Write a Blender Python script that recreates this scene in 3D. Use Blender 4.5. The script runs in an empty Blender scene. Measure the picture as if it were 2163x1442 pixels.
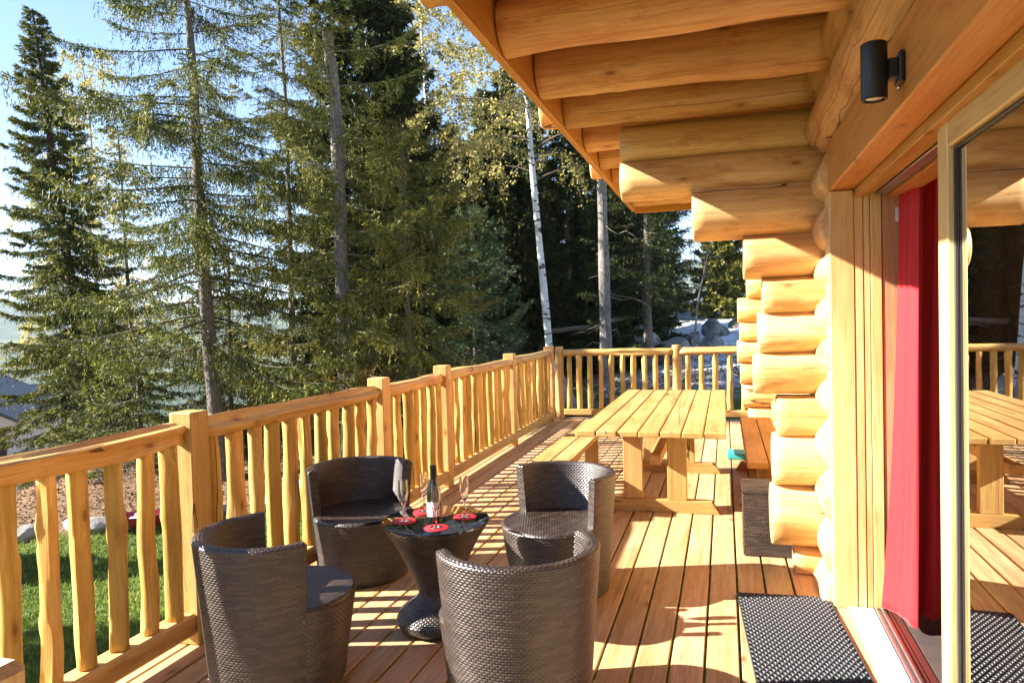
import bpy, bmesh, math, random
import numpy as np
from mathutils import Vector, Matrix
PI = math.pi
S = bpy.context.scene
COL = S.collection

# ------------------------------------------------------------------ camera, sky, sun, exposure
cam = bpy.data.cameras.new("camera")
cam.sensor_width = 36; cam.lens = 1529.3 / 2163 * 36; cam.clip_start = 0.05; cam.clip_end = 20000
co = bpy.data.objects.new("camera", cam); COL.objects.link(co)
yaw, pit, rol = .28623, .02977, -.02624
fw = Vector((-math.sin(yaw) * math.cos(pit), math.cos(yaw) * math.cos(pit), -math.sin(pit)))
rt = Vector((math.cos(yaw), math.sin(yaw), 0)); up = rt.cross(fw)
r2 = math.cos(rol) * rt + math.sin(rol) * up; u2 = -math.sin(rol) * rt + math.cos(rol) * up
M = Matrix((r2, u2, -fw)).transposed().to_4x4(); M.translation = (0, 0, 1.55)
co.matrix_world = M
S.camera = co
AZ = math.radians(16); TE = .560
sdir = Vector((math.cos(AZ), math.sin(AZ), -TE)).normalized()      # the way sunlight travels
w = bpy.data.worlds.new("World"); S.world = w; w.use_nodes = True
nt = w.node_tree; bg = nt.nodes["Background"]
sky = nt.nodes.new("ShaderNodeTexSky"); sky.sky_type = 'NISHITA'; sky.sun_disc = False
sky.sun_elevation = math.atan(TE); sky.sun_rotation = math.atan2(-math.cos(AZ), -math.sin(AZ))
sky.altitude = 2600; sky.air_density = 1.0; sky.dust_density = .1; sky.ozone_density = 3.0
nt.links.new(sky.outputs[0], bg.inputs[0]); bg.inputs[1].default_value = .066
sun = bpy.data.lights.new("sun", 'SUN'); sun.energy = 5.0; sun.angle = math.radians(.55); sun.color = (1, .95, .87)
so = bpy.data.objects.new("sun", sun); COL.objects.link(so)
so.rotation_euler = sdir.to_track_quat('-Z', 'Y').to_euler()
S.view_settings.view_transform = 'Standard'; S.view_settings.look = 'None'
S.view_settings.exposure = 2.38; S.view_settings.gamma = 1
S.cycles.max_bounces = 10; S.cycles.transparent_max_bounces = 16; S.cycles.caustics_reflective = False
S.cycles.caustics_refractive = False; S.cycles.use_denoising = True

# ------------------------------------------------------------------ helpers
def tag(o, label=None, cat=None, group=None, kind=None):
    if label: o['label'] = label
    if cat: o['category'] = cat
    if group: o['group'] = group
    if kind: o['kind'] = kind
    return o
def empty(name, loc, label, cat, group=None, rz=0):
    o = bpy.data.objects.new(name, None); COL.objects.link(o); o.location = loc; o.rotation_euler = (0, 0, rz)
    o.empty_display_size = .1
    return tag(o, label, cat, group)
class MB:
    """collects geometry as arrays; attributes: wco (wood coordinates), rnd (per-piece/leaf number)"""
    def __init__(s): s.V = []; s.F = []; s.W = []; s.R = []; s.n = 0
    def add(s, V, F, W=None, r=0.):
        V = np.asarray(V, float); F = list(F) if not isinstance(F, np.ndarray) else F
        s.V.append(V); s.W.append(V if W is None else np.asarray(W, float))
        s.R.append(np.full(len(V), r) if np.isscalar(r) else np.asarray(r, float))
        if isinstance(F, np.ndarray): s.F.append(F + s.n)
        else: s.F.append([tuple(i + s.n for i in f) for f in F])
        s.n += len(V); return s
    def mesh(s, name, mat, smooth=False, sharp=None):
        V = np.vstack(s.V); W = np.vstack(s.W); R = np.concatenate(s.R)
        m = bpy.data.meshes.new(name)
        lens = []; loops = []
        for F in s.F:
            if isinstance(F, np.ndarray): lens.append(np.full(len(F), F.shape[1])); loops.append(F.ravel())
            else:
                lens.append(np.array([len(f) for f in F])); loops.append(np.array([i for f in F for i in f]))
        lens = np.concatenate(lens).astype(np.int32); loops = np.concatenate(loops).astype(np.int32)
        m.vertices.add(len(V)); m.vertices.foreach_set('co', V.astype(np.float32).ravel())
        m.loops.add(len(loops)); m.loops.foreach_set('vertex_index', loops)
        m.polygons.add(len(lens)); st = np.zeros(len(lens), np.int32); st[1:] = np.cumsum(lens)[:-1]
        m.polygons.foreach_set('loop_start', st); m.polygons.foreach_set('loop_total', lens)
        m.update(calc_edges=True)
        a = m.attributes.new('wco', 'FLOAT_VECTOR', 'POINT'); a.data.foreach_set('vector', W.astype(np.float32).ravel())
        a = m.attributes.new('rnd', 'FLOAT', 'POINT'); a.data.foreach_set('value', R.astype(np.float32))
        m.polygons.foreach_set('use_smooth', np.full(len(lens), bool(smooth)))
        if smooth:
            if sharp: m.set_sharp_from_angle(angle=math.radians(sharp))
        m.materials.append(mat); m.validate()
        return m
    def build(s, name, mat, parent=None, loc=(0, 0, 0), rot=None, smooth=False, sharp=None):
        o = bpy.data.objects.new(name, s.mesh(name, mat, smooth, sharp)); COL.objects.link(o)
        o.location = loc
        if rot is not None: o.rotation_euler = rot
        if parent: o.parent = parent
        return o
def rel(p, parent): return tuple(Vector(p) - parent.location)

rng = np.random.default_rng(7)
def rotto(d):
    """matrix whose local X is d"""
    return Vector(d).normalized().to_track_quat('X', 'Z').to_matrix()
def boxarr(cx, cy, cz, sx, sy, sz, ch=.004):
    """box with chamfered edges, 24 verts"""
    V = []; idx = {}
    for i in (-1, 1):
        for j in (-1, 1):
            for k in (-1, 1):
                for a in range(3):
                    h = [sx / 2, sy / 2, sz / 2]; c = min(ch, min(h) * .6)
                    p = [i * (h[0] - (c if a != 0 else 0)), j * (h[1] - (c if a != 1 else 0)), k * (h[2] - (c if a != 2 else 0))]
                    idx[(i, j, k, a)] = len(V); V.append((p[0] + cx, p[1] + cy, p[2] + cz))
    F = []
    for a in range(3):
        b, c = (a + 1) % 3, (a + 2) % 3
        for s_ in (-1, 1):
            q = []
            for (u, v) in ((-1, -1), (1, -1), (1, 1), (-1, 1)):
                k = [0, 0, 0]; k[a] = s_; k[b] = u; k[c] = v; q.append(idx[(*k, a)])
            F.append(tuple(q if s_ > 0 else q[::-1]))
        for u in (-1, 1):           # chamfer strips along axis a
            for v in (-1, 1):
                k0 = [0, 0, 0]; k0[b] = u; k0[c] = v; k0[a] = -1; k1 = list(k0); k1[a] = 1
                q = [idx[(*k0, b)], idx[(*k1, b)], idx[(*k1, c)], idx[(*k0, c)]]
                F.append(tuple(q if u * v > 0 else q[::-1]))
    for i in (-1, 1):
        for j in (-1, 1):
            for k in (-1, 1):
                q = [idx[(i, j, k, 0)], idx[(i, j, k, 1)], idx[(i, j, k, 2)]]
                F.append(tuple(q if i * j * k > 0 else q[::-1]))
    return np.array(V), F
def wb(mb, x0, x1, y0, y1, z0, z1, axis=None, ch=.004, r=None):
    """axis-aligned wooden box; wco runs along its long axis"""
    V, F = boxarr((x0 + x1) / 2, (y0 + y1) / 2, (z0 + z1) / 2, abs(x1 - x0), abs(y1 - y0), abs(z1 - z0), ch)
    s = [abs(x1 - x0), abs(y1 - y0), abs(z1 - z0)]
    a = int(np.argmax(s)) if axis is None else axis
    o = rng.random(3) * 40
    W = V[:, [a, (a + 1) % 3, (a + 2) % 3]] + o
    mb.add(V, F, W, rng.random() if r is None else r); return mb
def box(name, mat, parent, x0, x1, y0, y1, z0, z1, axis=None, ch=.004):
    mb = wb(MB(), x0, x1, y0, y1, z0, z1, axis, ch)
    c = np.array([(x0 + x1) / 2, (y0 + y1) / 2, z0]); mb.V[0] = mb.V[0] - c
    return mb.build(name, mat, parent, rel(c, parent) if parent else tuple(c), smooth=False)
def tube(path, rad, nseg=8, cap=True):
    """tube around a polyline; returns V,F,(s along)"""
    P = np.asarray(path, float); n = len(P); T = np.gradient(P, axis=0); T /= np.linalg.norm(T, axis=1)[:, None] + 1e-9
    ref = np.array([0, 0, 1.]) if abs(T[0][2]) < .9 else np.array([1., 0, 0])
    A = np.cross(T, ref); A /= np.linalg.norm(A, axis=1)[:, None]; B = np.cross(T, A)
    th = np.linspace(0, 2 * PI, nseg, endpoint=False)
    rad = np.broadcast_to(np.asarray(rad, float), (n,)) if np.ndim(rad) < 2 else rad
    if np.ndim(rad) < 2: rad = np.repeat(rad[:, None], nseg, 1)
    V = P[:, None] + rad[..., None] * (np.cos(th)[None, :, None] * A[:, None] + np.sin(th)[None, :, None] * B[:, None])
    i = np.arange(n - 1)[:, None]; j = np.arange(nseg)[None]; k = (j + 1) % nseg
    F = np.stack([i * nseg + j, i * nseg + k, (i + 1) * nseg + k, (i + 1) * nseg + j], -1).reshape(-1, 4)
    L = np.concatenate([[0], np.cumsum(np.linalg.norm(np.diff(P, axis=0), axis=1))])
    W = np.stack([np.repeat(L, nseg), (rad * np.cos(th)).ravel(), (rad * np.sin(th)).ravel()], 1)
    V = V.reshape(-1, 3)
    if not cap: return V, F, W
    caps = [tuple(range(nseg)), tuple(range((n - 1) * nseg, n * nseg))[::-1]]
    return V, [tuple(f) for f in F] + caps, W
def smooth_noise(n, k, amp, r):
    """1-D smooth noise of n samples with k control knots"""
    xs = np.linspace(0, k - 1, n); ks = r.normal(0, 1, k); i = np.clip(xs.astype(int), 0, k - 2); t = xs - i; t = t * t * (3 - 2 * t)
    return amp * (ks[i] * (1 - t) + ks[i + 1] * t)
def roundlog(L, ra, rb=None, seed=0, bend=.01, wob=.006, nl=22, nseg=28, knob=.0, bev=.012):
    """peeled log along local X, real end bevels"""
    r = np.random.default_rng(seed + 1000); rb = ra if rb is None else rb
    x = np.concatenate([[0, 0], np.linspace(bev, L - bev, nl), [L, L]])
    t = x / L; rr = ra + (rb - ra) * t
    m = np.ones(nl + 4); m[0] = 0.001; m[1] = 1 - bev / ra; m[-2] = 1 - bev / rb; m[-1] = 0.001
    base = np.zeros((nl + 4, nseg))
    for q in range(5):
        base += r.normal(0, wob / 2) * np.sin(np.linspace(0, 2 * PI, nseg, endpoint=False) * (q + 1) + r.random() * 6)[None] * (1 + smooth_noise(nl + 4, 6, .8, r))[:, None]
    th = np.linspace(0, 2 * PI, nseg, endpoint=False)
    if knob > 0:
        for q in range(int(L * 3) + 1):
            c = r.random() * L; a = r.random() * 2 * PI; da = np.angle(np.exp(1j * (th - a)))
            base += knob * r.uniform(.4, 1) * np.exp(-((x - c) / .035)[:, None] ** 2 - (da / .55)[None] ** 2)
    R = (rr[:, None] + base) * m[:, None]
    oy = smooth_noise(nl + 4, 5, bend, r); oz = smooth_noise(nl + 4, 5, bend, r); oy -= oy[0]; oz -= oz[0]
    V = np.stack([np.repeat(x, nseg), (oy[:, None] + R * np.cos(th)).ravel(), (oz[:, None] + R * np.sin(th)).ravel()], 1)
    n = nl + 4; i = np.arange(n - 1)[:, None]; j = np.arange(nseg)[None]; k = (j + 1) % nseg
    F = np.stack([i * nseg + j, (i + 1) * nseg + j, (i + 1) * nseg + k, i * nseg + k], -1).reshape(-1, 4)
    o = r.random(3) * 40
    return V, F[:, ::-1], V + o
def log(name, mat, parent, p0, p1, ra, rb=None, seed=0, **k):
    p0 = Vector(p0); p1 = Vector(p1); d = p1 - p0
    mb = MB(); V, F, W = roundlog(d.length, ra, rb, seed, **k); mb.add(V, F, W, (seed * .618) % 1)
    o = mb.build(name, mat, parent, rel(p0, parent) if parent else tuple(p0), smooth=True, sharp=50)
    q = d.to_track_quat('X', 'Z'); o.rotation_euler = q.to_euler(); return o
def lathe(prof, nseg=32, mb=None, off=(0, 0, 0), r=0., cap=True):
    mb = mb or MB(); P = np.array(prof, float); th = np.linspace(0, 2 * PI, nseg, endpoint=False); n = len(P)
    V = np.stack([(P[:, 0:1] * np.cos(th)).ravel(), (P[:, 0:1] * np.sin(th)).ravel(), np.repeat(P[:, 1], nseg)], 1) + np.array(off)
    i = np.arange(n - 1)[:, None]; j = np.arange(nseg)[None]; k = (j + 1) % nseg
    F = np.stack([i * nseg + j, i * nseg + k, (i + 1) * nseg + k, (i + 1) * nseg + j], -1).reshape(-1, 4)
    mb.add(V, F, None, r)
    return mb

# ------------------------------------------------------------------ materials
def newmat(name):
    m = bpy.data.materials.new(name); m.use_nodes = True; return m, m.node_tree, m.node_tree.nodes["Principled BSDF"]
def N(nt, t, **k):
    n = nt.nodes.new(t)
    for a, v in k.items():
        if a.startswith('i_'): n.inputs[a[2:].replace('_', ' ')].default_value = v
        else: setattr(n, a, v)
    return n
def ramp(nt, stops, interp='LINEAR'):
    n = nt.nodes.new('ShaderNodeValToRGB'); n.color_ramp.interpolation = interp
    while len(n.color_ramp.elements) < len(stops): n.color_ramp.elements.new(.5)
    for e, (p, c) in zip(n.color_ramp.elements, stops): e.position = p; e.color = (*c, 1) if len(c) == 3 else c
    return n
def mixc(nt, mode, fac, a, b):
    n = nt.nodes.new('ShaderNodeMix'); n.data_type = 'RGBA'; n.blend_type = mode
    for s, v in ((0, fac), (6, a), (7, b)):
        if hasattr(v, 'links') or isinstance(v, bpy.types.NodeSocket): nt.links.new(v, n.inputs[s])
        else: n.inputs[s].default_value = v if s == 0 else (*v, 1)
    return n.outputs[2]
def math_(nt, op, a, b=None, c=None, clamp=False):
    n = nt.nodes.new('ShaderNodeMath'); n.operation = op; n.use_clamp = clamp
    for i, v in enumerate((a, b, c)):
        if v is None: continue
        if isinstance(v, bpy.types.NodeSocket): nt.links.new(v, n.inputs[i])
        else: n.inputs[i].default_value = v
    return n.outputs[0]
def vscale(nt, vec, sc):
    n = nt.nodes.new('ShaderNodeMapping'); n.inputs['Scale'].default_value = sc; nt.links.new(vec, n.inputs[0]); return n.outputs[0]
def attr(nt, name, out='Vector'):
    n = nt.nodes.new('ShaderNodeAttribute'); n.attribute_name = name; return n.outputs[out]
def wood(name, light, mid, dark, rough=.5, knots=1., cracks=1., grain=14., bump=.3, vary=.25, stain=None, coat=0.):
    m, nt, b = newmat(name); L = nt.links
    wc = attr(nt, 'wco'); rd = attr(nt, 'rnd', 'Fac')
    wn = N(nt, 'ShaderNodeTexNoise', i_Scale=1.0, i_Detail=2.0); L.new(vscale(nt, wc, (1.6, 5, 5)), wn.inputs['Vector'])
    add = nt.nodes.new('ShaderNodeVectorMath'); add.operation = 'MULTIPLY_ADD'
    L.new(wn.outputs['Color'], add.inputs[0]); add.inputs[1].default_value = (.0, .05, .05); L.new(wc, add.inputs[2])
    wc2 = add.outputs[0]
    g = N(nt, 'ShaderNodeTexNoise', i_Scale=1.0, i_Detail=5.0, i_Roughness=.6); L.new(vscale(nt, wc2, (1.3, grain * 2.2, grain * 2.2)), g.inputs['Vector'])
    f = N(nt, 'ShaderNodeTexNoise', i_Scale=1.0, i_Detail=3.0); L.new(vscale(nt, wc2, (4, 190, 190)), f.inputs['Vector'])
    big = N(nt, 'ShaderNodeTexNoise', i_Scale=1.0, i_Detail=3.0); L.new(vscale(nt, wc, (1.1, 3.5, 3.5)), big.inputs['Vector'])
    cr = ramp(nt, [(.25, dark), (.47, mid), (.72, light)]); L.new(g.outputs[0], cr.inputs[0])
    c = cr.outputs[0]
    fr = ramp(nt, [(.3, (.62, .55, .46)), (.6, (1, 1, 1))]); L.new(f.outputs[0], fr.inputs[0])
    c = mixc(nt, 'MULTIPLY', .6, c, fr.outputs[0])
    br = ramp(nt, [(.32, (.78, .64, .48)), (.60, (1.06, 1.06, 1.06))]); L.new(big.outputs[0], br.inputs[0])
    c = mixc(nt, 'MULTIPLY', .8, c, br.outputs[0])
    if stain:
        sn = N(nt, 'ShaderNodeTexNoise', i_Scale=1.0, i_Detail=6.0, i_Roughness=.7); L.new(vscale(nt, wc, (3.0, 10, 10)), sn.inputs['Vector'])
        sr = ramp(nt, [(.54, (0, 0, 0)), (.66, (1, 1, 1))]); L.new(sn.outputs[0], sr.inputs[0])
        c = mixc(nt, 'MIX', math_(nt, 'MULTIPLY', sr.outputs[0], .6), c, stain)
    h = math_(nt, 'MULTIPLY', f.outputs[0], .35)
    if knots > 0:
        v = N(nt, 'ShaderNodeTexVoronoi', i_Scale=1.0, i_Randomness=1.0); L.new(vscale(nt, wc, (3.6, 8.5, 8.5)), v.inputs['Vector'])
        kr = ramp(nt, [(.0, (1, 1, 1)), (.07, (.95, .95, .95)), (.105, (.4, .4, .4)), (.24, (0, 0, 0))]); L.new(v.outputs['Distance'], kr.inputs[0])
        vn = N(nt, 'ShaderNodeSeparateColor'); L.new(v.outputs['Color'], vn.inputs[0])
        sel = math_(nt, 'LESS_THAN', vn.outputs[0], .85 * knots)
        kf = math_(nt, 'MULTIPLY', kr.outputs[0], sel)
        c = mixc(nt, 'MIX', math_(nt, 'MULTIPLY', kf, .85), c, (dark[0] * .45, dark[1] * .30, dark[2] * .25))
    if cracks > 0:
        cn = N(nt, 'ShaderNodeTexNoise', i_Scale=1.0, i_Detail=1.0); L.new(vscale(nt, wc2, (.09, 4.2, 4.2)), cn.inputs['Vector'])
        k1 = math_(nt, 'LESS_THAN', math_(nt, 'ABSOLUTE', math_(nt, 'SUBTRACT', cn.outputs[0], .5)), .0019)
        n2 = N(nt, 'ShaderNodeTexNoise', i_Scale=1.0); L.new(vscale(nt, wc, (.8, 3, 3)), n2.inputs['Vector'])
        k2 = math_(nt, 'GREATER_THAN', n2.outputs[0], .55 - .07 * cracks)
        ck = math_(nt, 'MULTIPLY', k1, k2)
        c = mixc(nt, 'MIX', math_(nt, 'MULTIPLY', ck, .85), c, (.05, .025, .012))
        h = math_(nt, 'SUBTRACT', h, ck)
    hs = N(nt, 'ShaderNodeHueSaturation'); L.new(c, hs.inputs['Color'])
    L.new(math_(nt, 'MULTIPLY_ADD', rd, vary * 2, 1 - vary), hs.inputs['Value'])
    L.new(math_(nt, 'MULTIPLY_ADD', rd, -.02, .51), hs.inputs['Hue'])
    L.new(hs.outputs[0], b.inputs['Base Color'])
    b.inputs['Roughness'].default_value = rough; b.inputs['Specular IOR Level'].default_value = .35
    if coat: b.inputs['Coat Weight'].default_value = coat; b.inputs['Coat Roughness'].default_value = .3
    bp = N(nt, 'ShaderNodeBump', i_Strength=bump, i_Distance=.006); L.new(h, bp.inputs['Height']); L.new(bp.outputs[0], b.inputs['Normal'])
    return m
M_log = wood('log_wood', (.78, .56, .28), (.71, .47, .205), (.56, .33, .11), rough=.42, knots=1.1, cracks=1.8, stain=(.46, .19, .05), vary=.12, bump=.5)
M_fascia = wood('planed_orange_wood', (.62, .33, .085), (.56, .28, .062), (.46, .21, .04), rough=.4, knots=.5, cracks=0, vary=.08)
M_rafter = wood('rafter_log_wood', (.70, .47, .23), (.62, .385, .16), (.46, .24, .07), rough=.45, knots=1.6, cracks=1.4, stain=(.36, .12, .03), vary=.14, bump=.5)
M_rail = wood('rail_wood', (.68, .47, .19), (.60, .385, .13), (.46, .255, .065), rough=.55, knots=1.2, stain=(.40, .19, .06), vary=.14, bump=.5)
M_bal = wood('baluster_wood', (.74, .53, .19), (.62, .40, .10), (.42, .235, .045), rough=.55, knots=1.4, stain=(.36, .20, .05), vary=.27, bump=.6)
M_deck = wood('deck_wood', (.62, .44, .25), (.52, .335, .17), (.37, .215, .095), rough=.55, knots=.7, cracks=0, vary=.12, bump=.35)
M_table = wood('treated_pine', (.56, .37, .14), (.48, .30, .10), (.35, .20, .055), rough=.55, knots=.9, vary=.10, bump=.5)
M_bench = wood('orange_pine', (.58, .30, .08), (.52, .26, .065), (.44, .20, .045), rough=.5, knots=.6, vary=.06)
M_frame = wood('door_frame_wood', (.76, .59, .27), (.71, .53, .22), (.62, .45, .16), rough=.35, knots=.5, cracks=0, vary=.07)
M_pink = wood('interior_wood', (.62, .36, .22), (.58, .32, .18), (.5, .26, .14), rough=.4, knots=.8, cracks=0, vary=.05)
M_soffit = wood('soffit_boards', (.50, .27, .09), (.44, .22, .065), (.34, .15, .04), rough=.5, knots=.8, cracks=0, vary=.15)
def plain(name, col, rough=.5, metal=0., bump=0., bscale=200., spec=.5, noise=0.):
    m, nt, b = newmat(name); b.inputs['Base Color'].default_value = (*col, 1); b.inputs['Roughness'].default_value = rough
    b.inputs['Metallic'].default_value = metal; b.inputs['Specular IOR Level'].default_value = spec
    tc = N(nt, 'ShaderNodeTexCoord')
    if bump or noise:
        n = N(nt, 'ShaderNodeTexNoise', i_Scale=bscale, i_Detail=4.0); nt.links.new(tc.outputs['Object'], n.inputs['Vector'])
        if bump:
            bp = N(nt, 'ShaderNodeBump', i_Strength=bump, i_Distance=.003); nt.links.new(n.outputs[0], bp.inputs['Height']); nt.links.new(bp.outputs[0], b.inputs['Normal'])
        if noise:
            r = ramp(nt, [(.3, tuple(c * (1 - noise) for c in col)), (.7, tuple(min(1, c * (1 + noise)) for c in col))]); nt.links.new(n.outputs[0], r.inputs[0])
            nt.links.new(r.outputs[0], b.inputs['Base Color'])
    return m
M_black = plain('black_lamp_metal', (.015, .017, .02), .35, .3, .15, 400)
M_lens = plain('lamp_lens', (.7, .7, .66), .15, .2, .3, 90)
M_steel = plain('track_aluminium', (.55, .55, .56), .3, .9, noise=.1, bscale=30)
M_sill = plain('pale_sill', (.78, .76, .72), .45, noise=.04, bscale=20)
M_redstrip = plain('dark_red_strip', (.075, .015, .012), .5, noise=.15)
M_rubber = plain('black_rubber', (.035, .037, .04), .42, bump=.2, bscale=300, noise=.3)
M_tile = plain('floor_tile', (.075, .058, .052), .45, noise=.15, bscale=6, bump=.1)
M_grout = plain('grout', (.20, .17, .15), .8, noise=.1)
M_white = plain('white_sticker', (.75, .76, .78), .4, noise=.03)
M_teal = plain('teal_plastic', (.03, .36, .36), .45, noise=.08, bscale=12)
M_coaster = plain('red_coaster', (.65, .012, .02), .6, bump=.2, bscale=500, noise=.06)
M_capfoil = plain('bottle_foil', (.02, .02, .022), .25, .6, bump=.15, bscale=200)
M_label = plain('cream_label', (.72, .68, .62), .6, noise=.05, bscale=60)
M_seal = plain('glazing_seal', (.03, .03, .035), .5, noise=.1)
M_rock0 = None
def wicker(name):
    m, nt, b = newmat(name); rd = attr(nt, 'rnd', 'Fac'); L = nt.links
    r = ramp(nt, [(0, (.020, .012, .008)), (.5, (.034, .021, .015)), (1, (.065, .045, .034))]); L.new(rd, r.inputs[0])
    tc = N(nt, 'ShaderNodeTexCoord'); n = N(nt, 'ShaderNodeTexNoise', i_Scale=9.0, i_Detail=4.0); L.new(tc.outputs['Object'], n.inputs['Vector'])
    r2 = ramp(nt, [(.35, (.85, .83, .82)), (.65, (1.12, 1.12, 1.12))]); L.new(n.outputs[0], r2.inputs[0])
    L.new(mixc(nt, 'MULTIPLY', 1., r.outputs[0], r2.outputs[0]), b.inputs['Base Color'])
    b.inputs['Roughness'].default_value = .34; b.inputs['Specular IOR Level'].default_value = .8
    n2 = N(nt, 'ShaderNodeTexNoise', i_Scale=700.0); L.new(tc.outputs['Object'], n2.inputs['Vector'])
    bp = N(nt, 'ShaderNodeBump', i_Strength=.15, i_Distance=.001); L.new(n2.outputs[0], bp.inputs['Height']); L.new(bp.outputs[0], b.inputs['Normal'])
    return m
M_wick = wicker('brown_wicker')
def thinglass(name, tint=(1, 1, 1), boost=1.6, minf=.02, rough=0.):
    m, nt, b = newmat(name); nt.nodes.remove(b); out = [n for n in nt.nodes if n.type == 'OUTPUT_MATERIAL'][0]
    fr = N(nt, 'ShaderNodeFresnel', i_IOR=1.5); gl = N(nt, 'ShaderNodeBsdfGlossy', i_Roughness=rough); tr = N(nt, 'ShaderNodeBsdfTransparent')
    tr.inputs[0].default_value = (*tint, 1); mx = N(nt, 'ShaderNodeMixShader')
    nt.links.new(math_(nt, 'MULTIPLY_ADD', fr.outputs[0], boost, minf, True), mx.inputs[0])
    nt.links.new(tr.outputs[0], mx.inputs[1]); nt.links.new(gl.outputs[0], mx.inputs[2]); nt.links.new(mx.outputs[0], out.inputs[0]); return m
M_pane = thinglass('window_glass', (.70, .70, .64), 3.8, .06)
M_flute, _nt, _b = newmat('flute_glass'); _b.inputs['Transmission Weight'].default_value = 1; _b.inputs['Roughness'].default_value = 0; _b.inputs['IOR'].default_value = 1.47; _b.inputs['Base Color'].default_value = (1, 1, 1, 1)
def blackglass():
    m, nt, b = newmat('black_glass'); b.inputs['Base Color'].default_value = (.006, .006, .007, 1); b.inputs['Roughness'].default_value = .02
    b.inputs['Specular IOR Level'].default_value = .7; b.inputs['IOR'].default_value = 1.6; return m
M_bglass = blackglass()
def bottlemat():
    m, nt, b = newmat('dark_bottle_glass'); b.inputs['Base Color'].default_value = (.008, .014, .008, 1); b.inputs['Roughness'].default_value = .05
    b.inputs['Coat Weight'].default_value = .5; return m
M_bottle = bottlemat()
def fabric():
    m, nt, b = newmat('red_curtain_cloth'); tc = N(nt, 'ShaderNodeTexCoord')
    n = N(nt, 'ShaderNodeTexNoise', i_Scale=350.0, i_Detail=2.0); nt.links.new(tc.outputs['Object'], n.inputs['Vector'])
    r = ramp(nt, [(.3, (.46, .004, .008)), (.7, (.56, .007, .012))]); nt.links.new(n.outputs[0], r.inputs[0]); nt.links.new(r.outputs[0], b.inputs['Base Color'])
    b.inputs['Roughness'].default_value = .75; b.inputs['Sheen Weight'].default_value = .15; b.inputs['Sheen Tint'].default_value = (1, .6, .6, 1)
    bp = N(nt, 'ShaderNodeBump', i_Strength=.2, i_Distance=.001); nt.links.new(n.outputs[0], bp.inputs['Height']); nt.links.new(bp.outputs[0], b.inputs['Normal'])
    return m
M_curt = fabric()
def foliage(name, stops, trans=.22, rough=.6):
    m, nt, b = newmat(name); L = nt.links; out = [n for n in nt.nodes if n.type == 'OUTPUT_MATERIAL'][0]
    r = ramp(nt, stops); L.new(attr(nt, 'rnd', 'Fac'), r.inputs[0]); L.new(r.outputs[0], b.inputs['Base Color'])
    b.inputs['Roughness'].default_value = rough; b.inputs['Specular IOR Level'].default_value = .25
    tl = N(nt, 'ShaderNodeBsdfTranslucent'); L.new(r.outputs[0], tl.inputs[0]); mx = N(nt, 'ShaderNodeMixShader'); mx.inputs[0].default_value = trans
    L.new(b.outputs[0], mx.inputs[1]); L.new(tl.outputs[0], mx.inputs[2]); L.new(mx.outputs[0], out.inputs[0]); return m
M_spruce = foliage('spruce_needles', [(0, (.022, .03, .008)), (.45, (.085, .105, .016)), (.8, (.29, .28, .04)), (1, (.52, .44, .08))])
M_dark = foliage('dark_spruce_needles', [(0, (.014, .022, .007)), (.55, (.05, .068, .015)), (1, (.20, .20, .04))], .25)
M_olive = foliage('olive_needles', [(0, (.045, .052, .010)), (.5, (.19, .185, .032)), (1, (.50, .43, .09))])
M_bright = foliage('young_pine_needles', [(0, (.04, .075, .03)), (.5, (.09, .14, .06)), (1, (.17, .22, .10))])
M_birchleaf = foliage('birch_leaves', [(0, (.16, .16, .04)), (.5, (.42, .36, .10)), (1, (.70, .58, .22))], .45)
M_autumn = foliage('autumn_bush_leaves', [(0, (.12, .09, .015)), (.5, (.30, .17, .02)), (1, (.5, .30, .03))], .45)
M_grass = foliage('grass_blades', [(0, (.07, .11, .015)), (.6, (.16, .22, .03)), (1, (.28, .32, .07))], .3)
def bark(name, a, b_, sc=6., bands=0.):
    m, nt, b = newmat(name); L = nt.links; wc = attr(nt, 'wco')
    n = N(nt, 'ShaderNodeTexNoise', i_Scale=1.0, i_Detail=6.0, i_Roughness=.7)
    L.new(vscale(nt, wc, (sc * (4 if bands else 1.2), sc * (1 if bands else 4), sc * (1 if bands else 4))), n.inputs['Vector'])
    r = ramp(nt, [(.35, a), (.65, b_)]); L.new(n.outputs[0], r.inputs[0]); c = r.outputs[0]
    if bands:
        n2 = N(nt, 'ShaderNodeTexNoise', i_Scale=1.0, i_Detail=3.0); L.new(vscale(nt, wc, (13, 4.5, 4.5)), n2.inputs['Vector'])
        r2 = ramp(nt, [(.57, (0, 0, 0)), (.61, (1, 1, 1))]); L.new(n2.outputs[0], r2.inputs[0])
        c = mixc(nt, 'MIX', r2.outputs[0], c, (.035, .03, .028))
    L.new(c, b.inputs['Base Color']); b.inputs['Roughness'].default_value = .85
    bp = N(nt, 'ShaderNodeBump', i_Strength=1., i_Distance=.03); L.new(n.outputs[0], bp.inputs['Height']); L.new(bp.outputs[0], b.inputs['Normal'])
    return m
M_bark = bark('spruce_bark', (.07, .05, .038), (.25, .20, .16), 9.)
M_barkred = bark('reddish_bark', (.06, .028, .018), (.13, .065, .04))
M_barkgrey = bark('grey_bark', (.085, .07, .062), (.33, .29, .26), 9.)
M_birch = bark('birch_bark', (.55, .55, .56), (.78, .78, .78), 3., 1.)
M_twig = bark('twig_bark', (.07, .05, .035), (.17, .13, .09), 20)
M_deadtwig = bark('dead_twigs', (.22, .17, .12), (.42, .34, .26), 20)
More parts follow.
